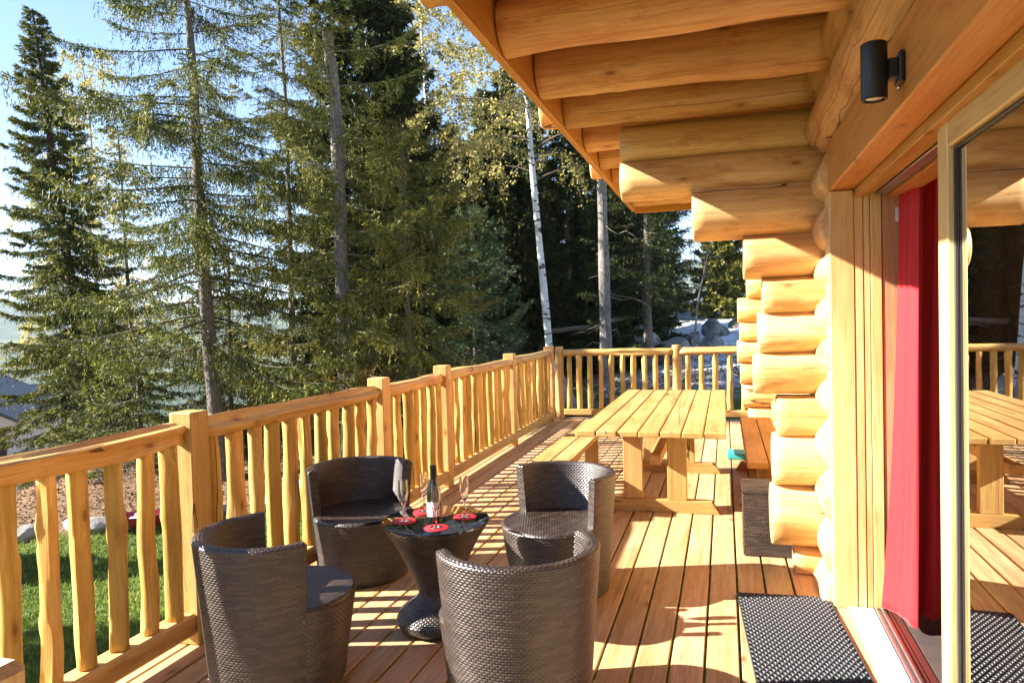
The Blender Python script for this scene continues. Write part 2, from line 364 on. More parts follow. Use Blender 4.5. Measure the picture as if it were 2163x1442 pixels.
def rockmat(name, a, b_, moss=(.06, .08, .02)):
    m, nt, b = newmat(name); L = nt.links; tc = N(nt, 'ShaderNodeTexCoord')
    n = N(nt, 'ShaderNodeTexNoise', i_Scale=2.2, i_Detail=9.0, i_Roughness=.7); L.new(tc.outputs['Object'], n.inputs['Vector'])
    r = ramp(nt, [(.3, a), (.65, b_)]); L.new(n.outputs[0], r.inputs[0])
    n2 = N(nt, 'ShaderNodeTexNoise', i_Scale=1.3, i_Detail=5.0); L.new(tc.outputs['Object'], n2.inputs['Vector'])
    r2 = ramp(nt, [(.55, (0, 0, 0)), (.63, (1, 1, 1))]); L.new(n2.outputs[0], r2.inputs[0])
    L.new(mixc(nt, 'MIX', r2.outputs[0], r.outputs[0], moss), b.inputs['Base Color']); b.inputs['Roughness'].default_value = .9
    bp = N(nt, 'ShaderNodeBump', i_Strength=.8, i_Distance=.05); L.new(n.outputs[0], bp.inputs['Height']); L.new(bp.outputs[0], b.inputs['Normal']); return m
M_rock = rockmat('granite', (.14, .13, .12), (.42, .38, .33))
M_stone = rockmat('pale_stone', (.16, .15, .135), (.44, .41, .37), (.10, .10, .05))

# ------------------------------------------------------------------ terrain
CP = np.array([(-4, 2, -1.5), (-8, 5, -1.5), (-6, 8, -1.45), (-3, -2, -1.4), (-3, 8, -1.15), (0, 0, -1.5), (3, 4, -1.3), (0, 8, -.9), (-9.3, 8.6, -1.45), (-7, 9.9, -1.3),
    (-3, 11.5, -.75), (0, 12, -.3), (4, 12, -.1), (0, 15, .25), (4, 16, .5), (0, 20, .65), (4, 27, 1.15), (4, 35, 2.0), (15, 60, 5.), (-8.5, 11.5, -.95), (-11, 10.5, -1.1), (-5, 13, -.6),
    (-6, 18, -.2), (-12, 17, -1.6), (-16, 25, -3.5), (-10, 30, -.5), (-26, 25, -5.6), (-33, 26, -6.4), (-45, 42, -11.), (-17, 10, -2.6), (-15, 2, -2.2), (-24, 5, -4.5), (8, 6, -.8), (0, 45, 3.), (-12, 50, -2),
    (-10, -10, -2), (8, -10, -1.), (-70, 70, -22), (60, 60, 9), (60, 0, 5), (-60, -30, -15), (-60, 20, -16), (30, 100, 12), (-30, 100, -14)], float)
def _phi(d2): return np.where(d2 > 1e-9, .5 * d2 * np.log(d2 + 1e-12), 0)
_d = ((CP[:, None, :2] - CP[None, :, :2]) ** 2).sum(-1); _n = len(CP)
_K = np.zeros((_n + 3, _n + 3)); _K[:_n, :_n] = _phi(_d) + np.eye(_n) * .8; _K[:_n, _n] = 1; _K[:_n, _n + 1:] = CP[:, :2]; _K[_n, :_n] = 1; _K[_n + 1:, :_n] = CP[:, :2].T
_w = np.linalg.solve(_K, np.r_[CP[:, 2], 0, 0, 0])
def terr(x, y):
    x = np.asarray(x, float); y = np.asarray(y, float); sh = x.shape; x = x.ravel(); y = y.ravel()
    xc = np.clip(x, -80, 80); yc = np.clip(y, -60, 110)
    d2 = (xc[:, None] - CP[:, 0]) ** 2 + (yc[:, None] - CP[:, 1]) ** 2
    z = _phi(d2) @ _w[:_n] + _w[_n] + _w[_n + 1] * xc + _w[_n + 2] * yc
    r = np.hypot(x, y); t = np.clip((r - 60) / 120, 0, 1); t = t * t * (3 - 2 * t)
    # far country: valley to the left, wooded ridges beyond it, slope rising to the right
    u = (-x * .8 + y * .6) / 1000.
    far = -70 * np.clip(r / 500, 0, 1) * np.clip(u * 4 + .3, 0, 1)
    ridge = np.clip((r - 900) / 2200, 0, 1); ridge = ridge * ridge * (3 - 2 * ridge)
    far = far + ridge * (190 + 35 * np.sin(x / 710. + 1.) + 22 * np.sin(x / 270. + y / 360.) + 10 * np.sin(x / 91. - y / 120.))
    far = far + np.clip(x + y * .3, 0, 600) * .07
    near = .05 * np.sin(x * 1.1 + y * .7) + .03 * np.sin(x * 2.3 - y * 1.9) + .02 * np.sin(x * 4.1 + y * 3.3)
    z = (z + near * np.clip((r - 9) / 6, 0, 1)) * (1 - t) + far * t
    return z.reshape(sh)
def groundmat():
    m, nt, b = newmat('hillside_ground'); L = nt.links; geo = N(nt, 'ShaderNodeNewGeometry'); P = geo.outputs['Position']
    sp = N(nt, 'ShaderNodeSeparateXYZ'); L.new(P, sp.inputs[0])
    def noise(s, d=6., rough=.6):
        n = N(nt, 'ShaderNodeTexNoise', i_Scale=s, i_Detail=d, i_Roughness=rough); L.new(P, n.inputs['Vector']); return n.outputs[0]
    n1 = noise(1.3); n2 = noise(14., 8., .7); n3 = noise(60., 3.)
    litter = ramp(nt, [(.25, (.05, .03, .018)), (.45, (.15, .085, .045)), (.62, (.26, .165, .095)), (.8, (.40, .30, .19))]); L.new(n2, litter.inputs[0])
    grass = ramp(nt, [(.3, (.04, .065, .012)), (.7, (.12, .17, .03))]); L.new(n2, grass.inputs[0])
    # lawn below the deck, nearer than the stone row
    e = math_(nt, 'MULTIPLY_ADD', sp.outputs[0], -.60, math_(nt, 'MULTIPLY', sp.outputs[1], 1.0))   # y - .6x
    e = math_(nt, 'ADD', e, math_(nt, 'MULTIPLY', n1, .8))
    lm = ramp(nt, [(.0, (1, 1, 1)), (.5, (0, 0, 0))]); L.new(math_(nt, 'SUBTRACT', e, 13.9), lm.inputs[0])
    # mossy grass patches behind the far railing
    gm = ramp(nt, [(.42, (0, 0, 0)), (.56, (1, 1, 1))]); L.new(noise(.55), gm.inputs[0])
    far = math_(nt, 'GREATER_THAN', sp.outputs[0], -5.)
    gmask = math_(nt, 'MAXIMUM', lm.outputs[0], math_(nt, 'MULTIPLY', gm.outputs[0], math_(nt, 'MULTIPLY', far, .9)))
    c = mixc(nt, 'MIX', gmask, litter.outputs[0], grass.outputs[0])
    # patchy snow on the slope right of the birch
    sx = ramp(nt, [(0, (0, 0, 0)), (1, (1, 1, 1))]); L.new(math_(nt, 'MULTIPLY', math_(nt, 'ADD', sp.outputs[0], 3.2), .4, clamp=True), sx.inputs[0])
    sy = math_(nt, 'MULTIPLY', math_(nt, 'SUBTRACT', sp.outputs[1], 13.5), .3, clamp=True)
    sn = ramp(nt, [(.41, (0, 0, 0)), (.435, (1, 1, 1))]); L.new(math_(nt, 'ADD', math_(nt, 'MULTIPLY', noise(1.9, 9., .75), .75), math_(nt, 'MULTIPLY', n2, .2)), sn.inputs[0])
    sm = math_(nt, 'MULTIPLY', math_(nt, 'MULTIPLY', sx.outputs[0], sy), sn.outputs[0])
    lim = math_(nt, 'LESS_THAN', sp.outputs[1], 60.)
    c = mixc(nt, 'MIX', math_(nt, 'MULTIPLY', sm, lim), c, (.80, .82, .86))
    # far country: dark conifer forest with pale meadows
    rr = nt.nodes.new('ShaderNodeVectorMath'); rr.operation = 'LENGTH'; L.new(P, rr.inputs[0])
    ff = ramp(nt, [(0, (0, 0, 0)), (1, (1, 1, 1))]); L.new(math_(nt, 'MULTIPLY', math_(nt, 'SUBTRACT', rr.outputs['Value'], 60.), .01, clamp=True), ff.inputs[0])
    fc = ramp(nt, [(.35, (.022, .04, .02)), (.55, (.05, .075, .03)), (.66, (.16, .17, .07))]); L.new(noise(.006, 9., .65), fc.inputs[0])
    c = mixc(nt, 'MIX', ff.outputs[0], c, fc.outputs[0])
    L.new(c, b.inputs['Base Color']); b.inputs['Roughness'].default_value = .95; b.inputs['Specular IOR Level'].default_value = .15
    bp = N(nt, 'ShaderNodeBump', i_Strength=.7, i_Distance=.05); L.new(math_(nt, 'ADD', n2, math_(nt, 'MULTIPLY', n3, .4)), bp.inputs['Height']); L.new(bp.outputs[0], b.inputs['Normal'])
    return m
def axis_samples(lo, hi):
    a = [0.]
    while a[-1] < hi: a.append(a[-1] + max(.28, a[-1] * .045))
    b = [0.]
    while b[-1] < -lo: b.append(b[-1] + max(.28, b[-1] * .045))
    return np.array(sorted([-v for v in b[1:]] + a))
gx = axis_samples(-6000, 6000) - 3; gy = axis_samples(-3000, 9000) + 8
X, Y = np.meshgrid(gx, gy, indexing='ij'); Z = terr(X, Y)
ny = len(gy); i = np.arange(len(gx) - 1)[:, None]; j = np.arange(ny - 1)[None]
F = np.stack([i * ny + j, (i + 1) * ny + j, (i + 1) * ny + j + 1, i * ny + j + 1], -1).reshape(-1, 4)
g = MB().add(np.stack([X.ravel(), Y.ravel(), Z.ravel()], 1), F).build('ground', groundmat(), smooth=True)
tag(g, kind='structure')

# ------------------------------------------------------------------ deck
DX0, DX1, DY0, DY1 = -2.66, .525, -1.6, 11.1
mb = MB(); p = .1525; x = .0445 - 18 * p + .004
k = 0
while x < DX1 - .02:
    x1 = min(x + p - .012, DX1)
    y = DY0; first = True
    while y < DY1 - .05:
        seg = 20.
        y1 = min(y + seg, DY1); first = False
        if DY1 - y1 < .5: y1 = DY1
        dz = rng.uniform(-.0012, .0012)
        wb(mb, x, x1, y + .0015, y1 - .0015, -.034 + dz, dz, 1, .0035); y = y1
    x += p; k += 1
deck = mb.build('floor', M_deck); tag(deck, kind='structure')
mb = MB()
for y in np.arange(DY0 + .1, DY1, .55): wb(mb, DX0 + .03, DX1, y, y + .07, -.22, -.036, 0)
wb(mb, DX0 - .02, DX0 + .025, DY0, DY1 + .03, -.24, -.004, 1); wb(mb, DX0 + .03, 6, DY1 + .002, DY1 + .042, -.24, -.004, 0)
fr = mb.build('deck_frame', M_deck); tag(fr, kind='structure')
for q, (px_, py_) in enumerate(((-2.45, 1), (-2.45, 4.2), (-2.45, 7.5), (-2.45, 10.6), (0, 10.6), (0, 4))):
    zt = float(terr(px_, py_)); pass

# ------------------------------------------------------------------ railings
def baluster(parent, x, y, z0, z1, seed):
    r = random.Random(seed)
    ra = r.uniform(.035, .046); L = z1 - z0
    o = log('baluster', M_bal, parent, (x, y, z0), (x + r.uniform(-.008, .008), y + r.uniform(-.012, .012), z1), ra, ra * r.uniform(.82, 1.05), seed,
            bend=.0035, wob=.0035, nl=26, nseg=16, knob=.012, bev=.003)
    return o
RZ0, RZ1, RT = .06, .165, 1.075
lrail = empty('wooden_railing', (-2.55, 5, 0), 'long peeled-log railing with wobbly balusters along the left edge of the deck', 'railing')
posts_y = [.85, 2.97, 5.02, 6.32, 8.54, 10.60]
for n_, y in enumerate(posts_y):
    o = box('post', M_rail, lrail, -2.615, -2.485, y - .065, y + .065, -.0 + .001, 1.135 + (n_ % 2) * .006, 2, .006)
for n_, (a, b) in enumerate(zip(posts_y[:-1], posts_y[1:])):
    a2, b2 = a + .062, b - .062
    log('top_rail', M_rail, lrail, (-2.55, a2, 1.035), (-2.55, b2, 1.035), .054, .048, 40 + n_, bend=.006, wob=.006, nl=30, nseg=22, knob=.008)
    box('bottom_rail', M_rail, lrail, -2.60, -2.49, a2 + .002, b2 - .002, RZ0, RZ1, 1, .012)
    nb = int(round((b2 - a2) / .172)); sp = (b2 - a2) / nb
    for q in range(nb):
        y = a2 + sp * (q + .5) + rng.uniform(-.012, .012)
        if y < .9: continue
        baluster(lrail, -2.548, y, RZ1 + .001, .995, 200 + n_ * 40 + q)
frail = empty('wooden_railing', (-1.2, 10.9, 0), 'peeled-log railing closing the far end of the deck behind the picnic table', 'railing')
fx = [-2.455, -.69, 1.0]
for n_, x in enumerate(fx): log('post', M_rail, frail, (x, 10.9, .002), (x, 10.9, 1.12), .066, .062, 90 + n_, wob=.003, bend=.004, knob=.004)
for n_, (a, b) in enumerate(zip(fx[:-1], fx[1:])):
    log('top_rail', M_rail, frail, (a + .05, 10.9, 1.025), (b - .05, 10.9, 1.03), .052, .048, 70 + n_, bend=.005, wob=.005, nl=26, knob=.006)
    box('bottom_rail', M_rail, frail, a + .064, b - .064, 10.85, 10.95, .07, .165, 0, .012)
    nb = 10 if n_ == 0 else 8; sp = (b - a - .13) / nb
    for q in range(nb): baluster(frail, a + .065 + sp * (q + .5), 10.9 + rng.uniform(-.006, .006), .166, .985, 500 + n_ * 40 + q)
np_ = empty('wooden_post', (-.89, .60, 0), 'square wooden post coloured pale as if in glaring sun, cut off by the lower left corner, nearest the camera', 'post')
M_sunlit = wood('sunlit_post_wood', (.82, .74, .58), (.78, .68, .50), (.70, .56, .36), rough=.5, knots=.5, cracks=0)  # sun glare put into the wood colour, the same on every face
box('post_shaft', M_sunlit, np_, -.97, -.82, .52, .67, .001, 1.155, 2, .012)

# ------------------------------------------------------------------ log cabin
cab = empty('log_cabin', (.6, 4.5, 0), 'honey coloured log cabin with crossing log ends and an open sliding glass door', 'house')
# ends of the cross wall at the near corner (x of the free end, bottom z, top z)
ENDS = [(.373, -.01, .168), (.247, .176, .522), (.262, .526, .822), (.288, .82, 1.06), (.16, 1.075, 1.312), (.19, 1.32, 1.545), (.218, 1.55, 1.757), (.112, 1.76, 2.015), (-.175, 2.01, 2.325), (-.605, 2.285, 2.71)]
for n_, (xe, zb, zt) in enumerate(ENDS):
    r = (zt - zb) / 2 + .006
    if n_ == 9:
        log('wall_log', M_log, cab, (xe, 4.60, 2.395), (3.2, 4.60, 2.395), .125, .125, 300, wob=.004, knob=.006, nseg=48, nl=50, bev=.008)
        log('wall_log', M_log, cab, (xe + .004, 4.60, 2.615), (3.2, 4.60, 2.615), .125, .125, 301, wob=.004, knob=.006, nseg=48, nl=50, bev=.008)
    else:
        rr = r * 1.02
        log('wall_log', M_log, cab, (xe, 4.60, (zb + zt) / 2), (3.2, 4.60, (zb + zt) / 2), rr, rr, 302 + n_, bend=.004, wob=.004, knob=.005, nseg=48, nl=50, bev=.008)
YZ = [(.0, .16), (.27, .15), (.53, .145), (.80, .145), (1.06, .135), (1.30, .13), (1.54, .13), (1.77, .13), (2.01, .145), (2.28, .145)]
for n_, (z, r) in enumerate(YZ):
    log('wall_log', M_log, cab, (.635, 4.12, z), (.635, 8.75, z), r, r, 330 + n_, bend=.003, wob=.004, knob=.004, nseg=40, nl=40, bev=.01)
# second, farther corner
for n_, (xe, zb, zt) in enumerate([(.30, .0, .24), (.24, .24, .5), (.18, .5, .76), (.16, .76, 1.0), (.13, 1.0, 1.24), (.16, 1.24, 1.46), (.14, 1.46, 1.72), (.24, 1.72, 1.98), (.35, 1.98, 2.24), (.35, 2.24, 2.5), (.35, 2.5, 2.71)]):
    log('wall_log', M_log, cab, (xe, 8.6, (zb + zt) / 2), (3.2, 8.6, (zb + zt) / 2), (zt - zb) / 2 + .008, None, 350 + n_, bend=.004, wob=.004, knob=.004, bev=.008)
# logs above the door along the wall and the ones behind the camera
for n_, z in enumerate((2.575, 2.84)):
    log('wall_log', M_rafter, cab, (.605, -3, z), (.605, 4.47, z), .15, .15, 391 + n_, bend=.004, wob=.004, knob=.004, nl=60, nseg=40)
# rafters and roof
RY = [-.95, -.25, .42, 1.10, 1.78, 2.46, 3.13, 3.80, 4.47, 5.13, 5.78, 6.43, 7.08, 7.85]
for n_, y in enumerate(RY):
    rr = .122 + .01 * math.sin(n_ * 2.1)
    log('rafter_log', M_rafter, cab, (-.925, y, 2.725 + rr), (.62, y, 2.735 + rr), rr, rr * 1.03, 400 + n_, bend=.006, wob=.004, knob=.006, nl=30, nseg=40, bev=.006)
box('fascia_board', M_fascia, cab, -.968, -.930, -2, 8.15, 2.715, 3.06, 1, .003)
box('end_fascia', M_fascia, cab, -.93, 3.2, 8.15, 8.19, 2.70, 3.06, 0, .003)
for y in (2.62, 4.55, 6.35): log('log_end', M_log, cab, (-1.10, y, 2.86), (-.97, y, 2.86), .10, .10, int(y * 10), nl=6, bend=.001, wob=.002)
mb = MB()
x = -.93; q = 0
y = -2.
while y < 8.1:
    wb(mb, -.928, 3.2, y, min(y + .138, 8.148), 2.935, 2.957, 0, .003); y += .14
mb.build('soffit', M_soffit, cab, rel((0, 0, 0), cab))
mroof = plain('roof_covering', (.10, .07, .06), .8, noise=.2, bscale=8)
mb = MB(); V, F = boxarr(1.05, 3.1, 3.10, 4.3, 10.3, .06, .01); mb.add(V, F); mb.build('roof', mroof, cab, rel((0, 0, 0), cab))
# door: posts, header, frame, track
box('door_post', M_frame, cab, .526, .642, 4.062, 4.230, .002, 2.168, 2, .004)
for a, b, yy in ((.644, .684, 4.0645), (.687, .716, 4.0665), (.719, .770, 4.064)):
    box('door_frame', M_frame, cab, a, b, yy, 4.20, .012, 2.15, 2, .003)
box('inner_post', M_pink, cab,   .774, 1.30, 4.069, 4.24, .002, 2.40, 2, .003)
box('header_beam', M_fascia, cab, .530, .70, -3, 4.205, 2.172, 2.425, 1, .006)
for a, b, z0 in ((.645, .688, 2.128), (.692, .735, 2.14), (.80, .90, 2.12)):
    box('door_head', M_fascia, cab, a, b, -1, 4.068, z0, 2.170 if b < .7 else 2.20, 1, .003)
box('track', M_steel, cab, .742, .795, -1, 4.066, 2.135, 2.16, 1, .002)
mb = MB(); wb(mb, .53, .594, -1, 4.06, -.02, .006, 1); mb.build('threshold_board', M_deck, cab, rel((0, 0, 0), cab))
mb = MB(); V, F = boxarr(.655, 1.53, .005, .118, 5.06, .022); mb.add(V, F); mb.build('sill', M_sill, cab, rel((0, 0, 0), cab))
for a, b, z, mt in ((.716, .726, .024, M_steel), (.728, .742, .012, M_sill), (.744, .752, .026, M_steel), (.754, .768, .012, M_sill), (.770, .79, .010, M_redstrip), (.792, .826, .006, M_redstrip)):
    mb = MB(); V, F = boxarr((a + b) / 2, 1.53, z / 2 - .01, b - a, 5.06, z + .02, .0015); mb.add(V, F); mb.build('door_track', mt, cab, rel((0, 0, 0), cab))
# inside of the room
mb = MB()
for ix in range(5):
    for iy in range(11):
        V, F = boxarr(.832 + .30 + ix * .606, -1.2 + iy * .606 - .22, -.02, .60, .60, .044, .002); V = V[:]; mb.add(V, F)
mb.build('interior_floor', M_tile, cab, rel((0, 0, 0), cab))
mb = MB(); V, F = boxarr(2.35, 1.5, -.03, 3.05, 6.6, .05); mb.add(V, F); mb.build('floor_screed', M_grout, cab, rel((0, 0, 0), cab))
mb = MB(); wb(mb, 3.4, 3.5, -3, 4.3, 0, 2.7, 1); wb(mb, .9, 3.4, -3.1, -3.0, 0, 2.7, 0); wb(mb, .74, 3.4, -3, 4.3, 2.48, 2.55, 1); wb(mb, 1.32, 3.4, 4.23, 4.33, 0, 2.48, 0)
mb.build('interior_wall', M_pink, cab, rel((0, 0, 0), cab))
# sliding glass door panel
pan = 'door_panel'
dp = MB(); wb(dp, .672, .737, 2.565, 2.668, .03, 2.155, 2, .005); dpo = dp.build('glass_door', M_frame, cab, rel((0, 0, 0), cab)); dpo['label'] = 'sliding glass door panel with reflections of the deck'
for nm, a in (('door_rail', (.673, .736, .32, 2.563, 2.05, 2.153)), ('door_rail', (.673, .736, .32, 2.563, .03, .15)), ('door_stile', (.672, .737, .2, .318, .03, 2.155))):
    mb = wb(MB(), *a, ch=.005); o = mb.build(nm, M_frame, dpo)
for y0, y1, z0, z1 in ((2.553, 2.562, .152, 2.048), (.322, 2.551, 2.040, 2.048), (.322, 2.551, .152, .160)):
    mb = MB(); V, F = boxarr(.694, (y0 + y1) / 2, (z0 + z1) / 2, .010, y1 - y0, z1 - z0, .002); mb.add(V, F); mb.build('seal', M_seal, dpo)
for y0, y1 in ((2.538, 2.551), ):
    mb = MB(); V, F = boxarr(.706, (y0 + y1) / 2, 1.1, .008, y1 - y0, 1.87, .002); mb.add(V, F); mb.build('spacer', plain('pale_spacer', (.45, .43, .40), .6, noise=.05), dpo)
mb = MB(); mb.add([(.700, .325, .155), (.700, 2.552, .155), (.700, 2.552, 2.045), (.700, .325, 2.045)], [(0, 1, 2, 3)[::-1]]); mb.build('pane', M_pane, dpo)
mb = MB(); V, F = boxarr(.845, 4.067, 2.03, .022, .003, .07, .001); mb.add(V, F)
st = mb.build('sticker', M_white); tag(st, 'small white rectangular sticker stuck high on the wood beside the red curtain', 'sticker')

# ------------------------------------------------------------------ wall lamp
lamp = empty('wall_lamp', (.45, 2.46, 2.19), 'black cylindrical outdoor wall lamp mounted on the beam above the door', 'lamp')
lathe([(.001, .172), (.034, .172), (.0375, .169), (.0375, .004), (.036, 0), (.031, 0), (.031, .012), (.001, .012)], 40).build('lamp_body', M_black, lamp, smooth=True, sharp=35)
lathe([(.001, .006), (.022, .004), (.0305, .010)], 32).build('lens', M_lens, lamp, smooth=True)
mb = MB(); V, F = boxarr(.050, 0, .087, .030, .045, .062, .004); mb.add(V, F); mb.build('arm', M_black, lamp)
mb = MB(); V, F = boxarr(.0705, 0, .087, .016, .075, .095, .006); mb.add(V, F); mb.build('wall_plate', M_black, lamp)
lathe([(.001, 0), (.006, .001), (.007, .008), (.001, .010)], 12, off=(.066, 0, .028)).build('screw', M_steel, lamp, smooth=True)

# ------------------------------------------------------------------ red curtain
def curtain():
    # plan of the bunched cloth: one fold in front, the rest gathered behind it
    plan = [(.808, 4.055), (.812, 4.02), (.829, 3.985), (.820, 3.945), (.836, 3.905), (.829, 3.86), (.845, 3.81), (.852, 3.78), (.861, 3.80), (.866, 3.87), (.882, 3.935), (.905, 3.955), (.928, 3.93), (.943, 3.90), (.962, 3.91),
            (.985, 3.955), (1.005, 3.945), (1.020, 3.905), (1.036, 3.905), (1.045, 3.96)]
    Pp = np.array(plan); tt = np.arange(len(Pp)); nu, nv = 231, 60; u = np.linspace(0, len(Pp) - 1, nu)
    # Catmull-Rom through the plan
    i = np.clip(u.astype(int), 0, len(Pp) - 2); f = (u - i)[:, None]; g_ = lambda k: Pp[np.clip(i + k, 0, len(Pp) - 1)]
    C2 = .5 * (2 * g_(0) + (g_(1) - g_(-1)) * f + (2 * g_(-1) - 5 * g_(0) + 4 * g_(1) - g_(2)) * f ** 2 + (3 * g_(0) - g_(-1) - 3 * g_(1) + g_(2)) * f ** 3)
    v = np.linspace(0, 1, nv); z1, z0 = 2.22, .035
    V_ = v[None]; U_ = (u / u[-1])[:, None]
    k = .80 + .20 * V_                                         # gathered tighter at the top
    yy = 3.88 + (C2[:, 1:2] - 3.88) * k * (1 + .10 * np.sin(3 * V_ + U_ * 20)) - .03 * V_ * np.exp(-U_ * 8)
    xx = C2[:, 0:1] + .034 * (1 - V_) ** 1.2 - .058 * V_ ** 3 * np.exp(-U_ * 7) + .006 * np.sin(U_ * 60 + V_ * 5)
    zz = np.broadcast_to(z1 + (z0 - z1) * V_, xx.shape)
    V = np.stack([xx.ravel(), yy.ravel(), zz.ravel()], 1); i = np.arange(nu - 1)[:, None]; j = np.arange(nv - 1)[None]
    F = np.stack([i * nv + j, (i + 1) * nv + j, (i + 1) * nv + j + 1, i * nv + j + 1], -1).reshape(-1, 4)
    V2 = V + np.array([.0025, 0, 0]); n = len(V); e = []
    for a in range(nu - 1): e.append((a * nv + nv - 1, (a + 1) * nv + nv - 1, (a + 1) * nv + nv - 1 + n, a * nv + nv - 1 + n))
    for a in range(nv - 1): e.append((a, a + 1, a + 1 + n, a + n))
    mb = MB(); mb.add(np.vstack([V, V2]), np.vstack([F, F[:, ::-1] + n, np.array(e)]))
    return mb
cu = curtain().build('curtain', M_curt, smooth=True); tag(cu, 'long red curtain hanging in folds just inside the open sliding door', 'curtain')

# ------------------------------------------------------------------ doormat: honeycomb rubber
def mat_():
    mb = MB(); c = np.array([.044, 4.132]); e1 = np.array([.486, .030]); L1 = np.hypot(*e1); e1 /= L1; e2 = np.array([e1[1], -e1[0]])
    P = .0290; rows = int(1.02 / (P * .80)); cols = int(L1 / P); n = 10; th = np.linspace(0, 2 * PI, n, endpoint=False)
    for r in range(rows):
        for q in range(cols):
            ctr = c + e1 * (P * (q + .5 + (.5 if r % 2 else 0))) + e2 * (P * .80 * (r + .5))
            if q == cols - 1 and r % 2: continue
            prof = [(.0168, .004), (.0160, .016), (.0125, .0185), (.0098, .015), (.0098, .004)]
            R = np.array(prof); ring = []
            V = np.stack([ctr[0] + (R[:, 0:1] * np.cos(th)).ravel(), ctr[1] + (R[:, 0:1] * np.sin(th)).ravel(), np.repeat(R[:, 1], n)], 1)
            V[:, 2] += .0016 * np.tile(np.cos(th * 3), len(R))
            m_ = len(R); i = np.arange(m_ - 1)[:, None]; j = np.arange(n)[None]; k = (j + 1) % n
            F = np.stack([i * n + j, i * n + k, (i + 1) * n + k, (i + 1) * n + j], -1).reshape(-1, 4)
            mb.add(V, F)
    w_, h_ = P * cols, P * .8 * rows
    for (a0, a1, b0, b1) in ((-.004, 0, 0, h_), (w_ , w_ + .004, 0, h_), (0, w_, -.004, .001), (0, w_, h_ - .001, h_ + .004)):
        V, F = boxarr(0, 0, .009, 1, 1, .016, .001); V[:, 0] = np.where(V[:, 0] < 0, a0, a1); V[:, 1] = np.where(V[:, 1] < 0, b0, b1)
        W_ = np.array([c + e1 * v[0] + e2 * v[1] for v in V]); V[:, :2] = W_; mb.add(V, F)
    V, F = boxarr(0, 0, .0015, 1, 1, .003, .0005); V[:, 0] = np.where(V[:, 0] < 0, 0, w_); V[:, 1] = np.where(V[:, 1] < 0, 0, h_)
    for v in V: v[:2] = c + e1 * v[0] + e2 * v[1]
    mb.add(V, F); return mb
dm = mat_().build('doormat', M_rubber, smooth=True, sharp=60); tag(dm, 'black honeycomb rubber doormat lying on the deck before the door', 'doormat')

# ------------------------------------------------------------------ wicker furniture
RH, RW = .0105, .0105          # strand height, rib spacing
def weave(fn, nrm, ulen, vlen, amp=.0034, su=4, sv=4, closed=False):
    """woven surface: fn(u,v)->xyz with u,v in metres; nrm(u,v)->unit normal"""
    ribs = max(2, int(round(ulen / RW))); ribs += ribs % 2; rows = max(1, int(round(vlen / RH)))
    nu, nv = ribs * su + 1, rows * sv + 1
    u = np.linspace(0, 1, nu); v = np.linspace(0, 1, nv); U, V = np.meshgrid(u, v, indexing='ij')
    a = U * ribs; b = V * rows; row = np.minimum(np.floor(b + 1e-6), rows - 1); fv = b - row
    prof = np.sqrt(np.clip(1 - (2 * fv - 1) ** 2, 0, 1))
    f = np.abs(np.sin(PI * (a + row) / 2)); over = np.clip(f * 1.35, 0, 1) ** .7
    d = amp * (over * prof * 1.25 - .30 + .25 * (1 - over))
    P = fn(U, V) + nrm(U, V) * d[..., None]
    cell = np.floor(a + row) * .5
    rnd = (np.sin(row * 12.9898 + np.floor(a / 5 + row * .37) * 4.1) * 43758.5453) % 1
    i = np.arange(nu - 1)[:, None]; j = np.arange(nv - 1)[None]
    F = np.stack([i * nv + j, (i + 1) * nv + j, (i + 1) * nv + j + 1, i * nv + j + 1], -1).reshape(-1, 4)
    return P.reshape(-1, 3), F, rnd.ravel()
CH, CRT, CRB, CHS, CT = .655, .322, .268, .385, .05
AR = 1.72
def crad(z): return CRB + (CRT - CRB) * np.clip(z / CH, 0, 1.1)
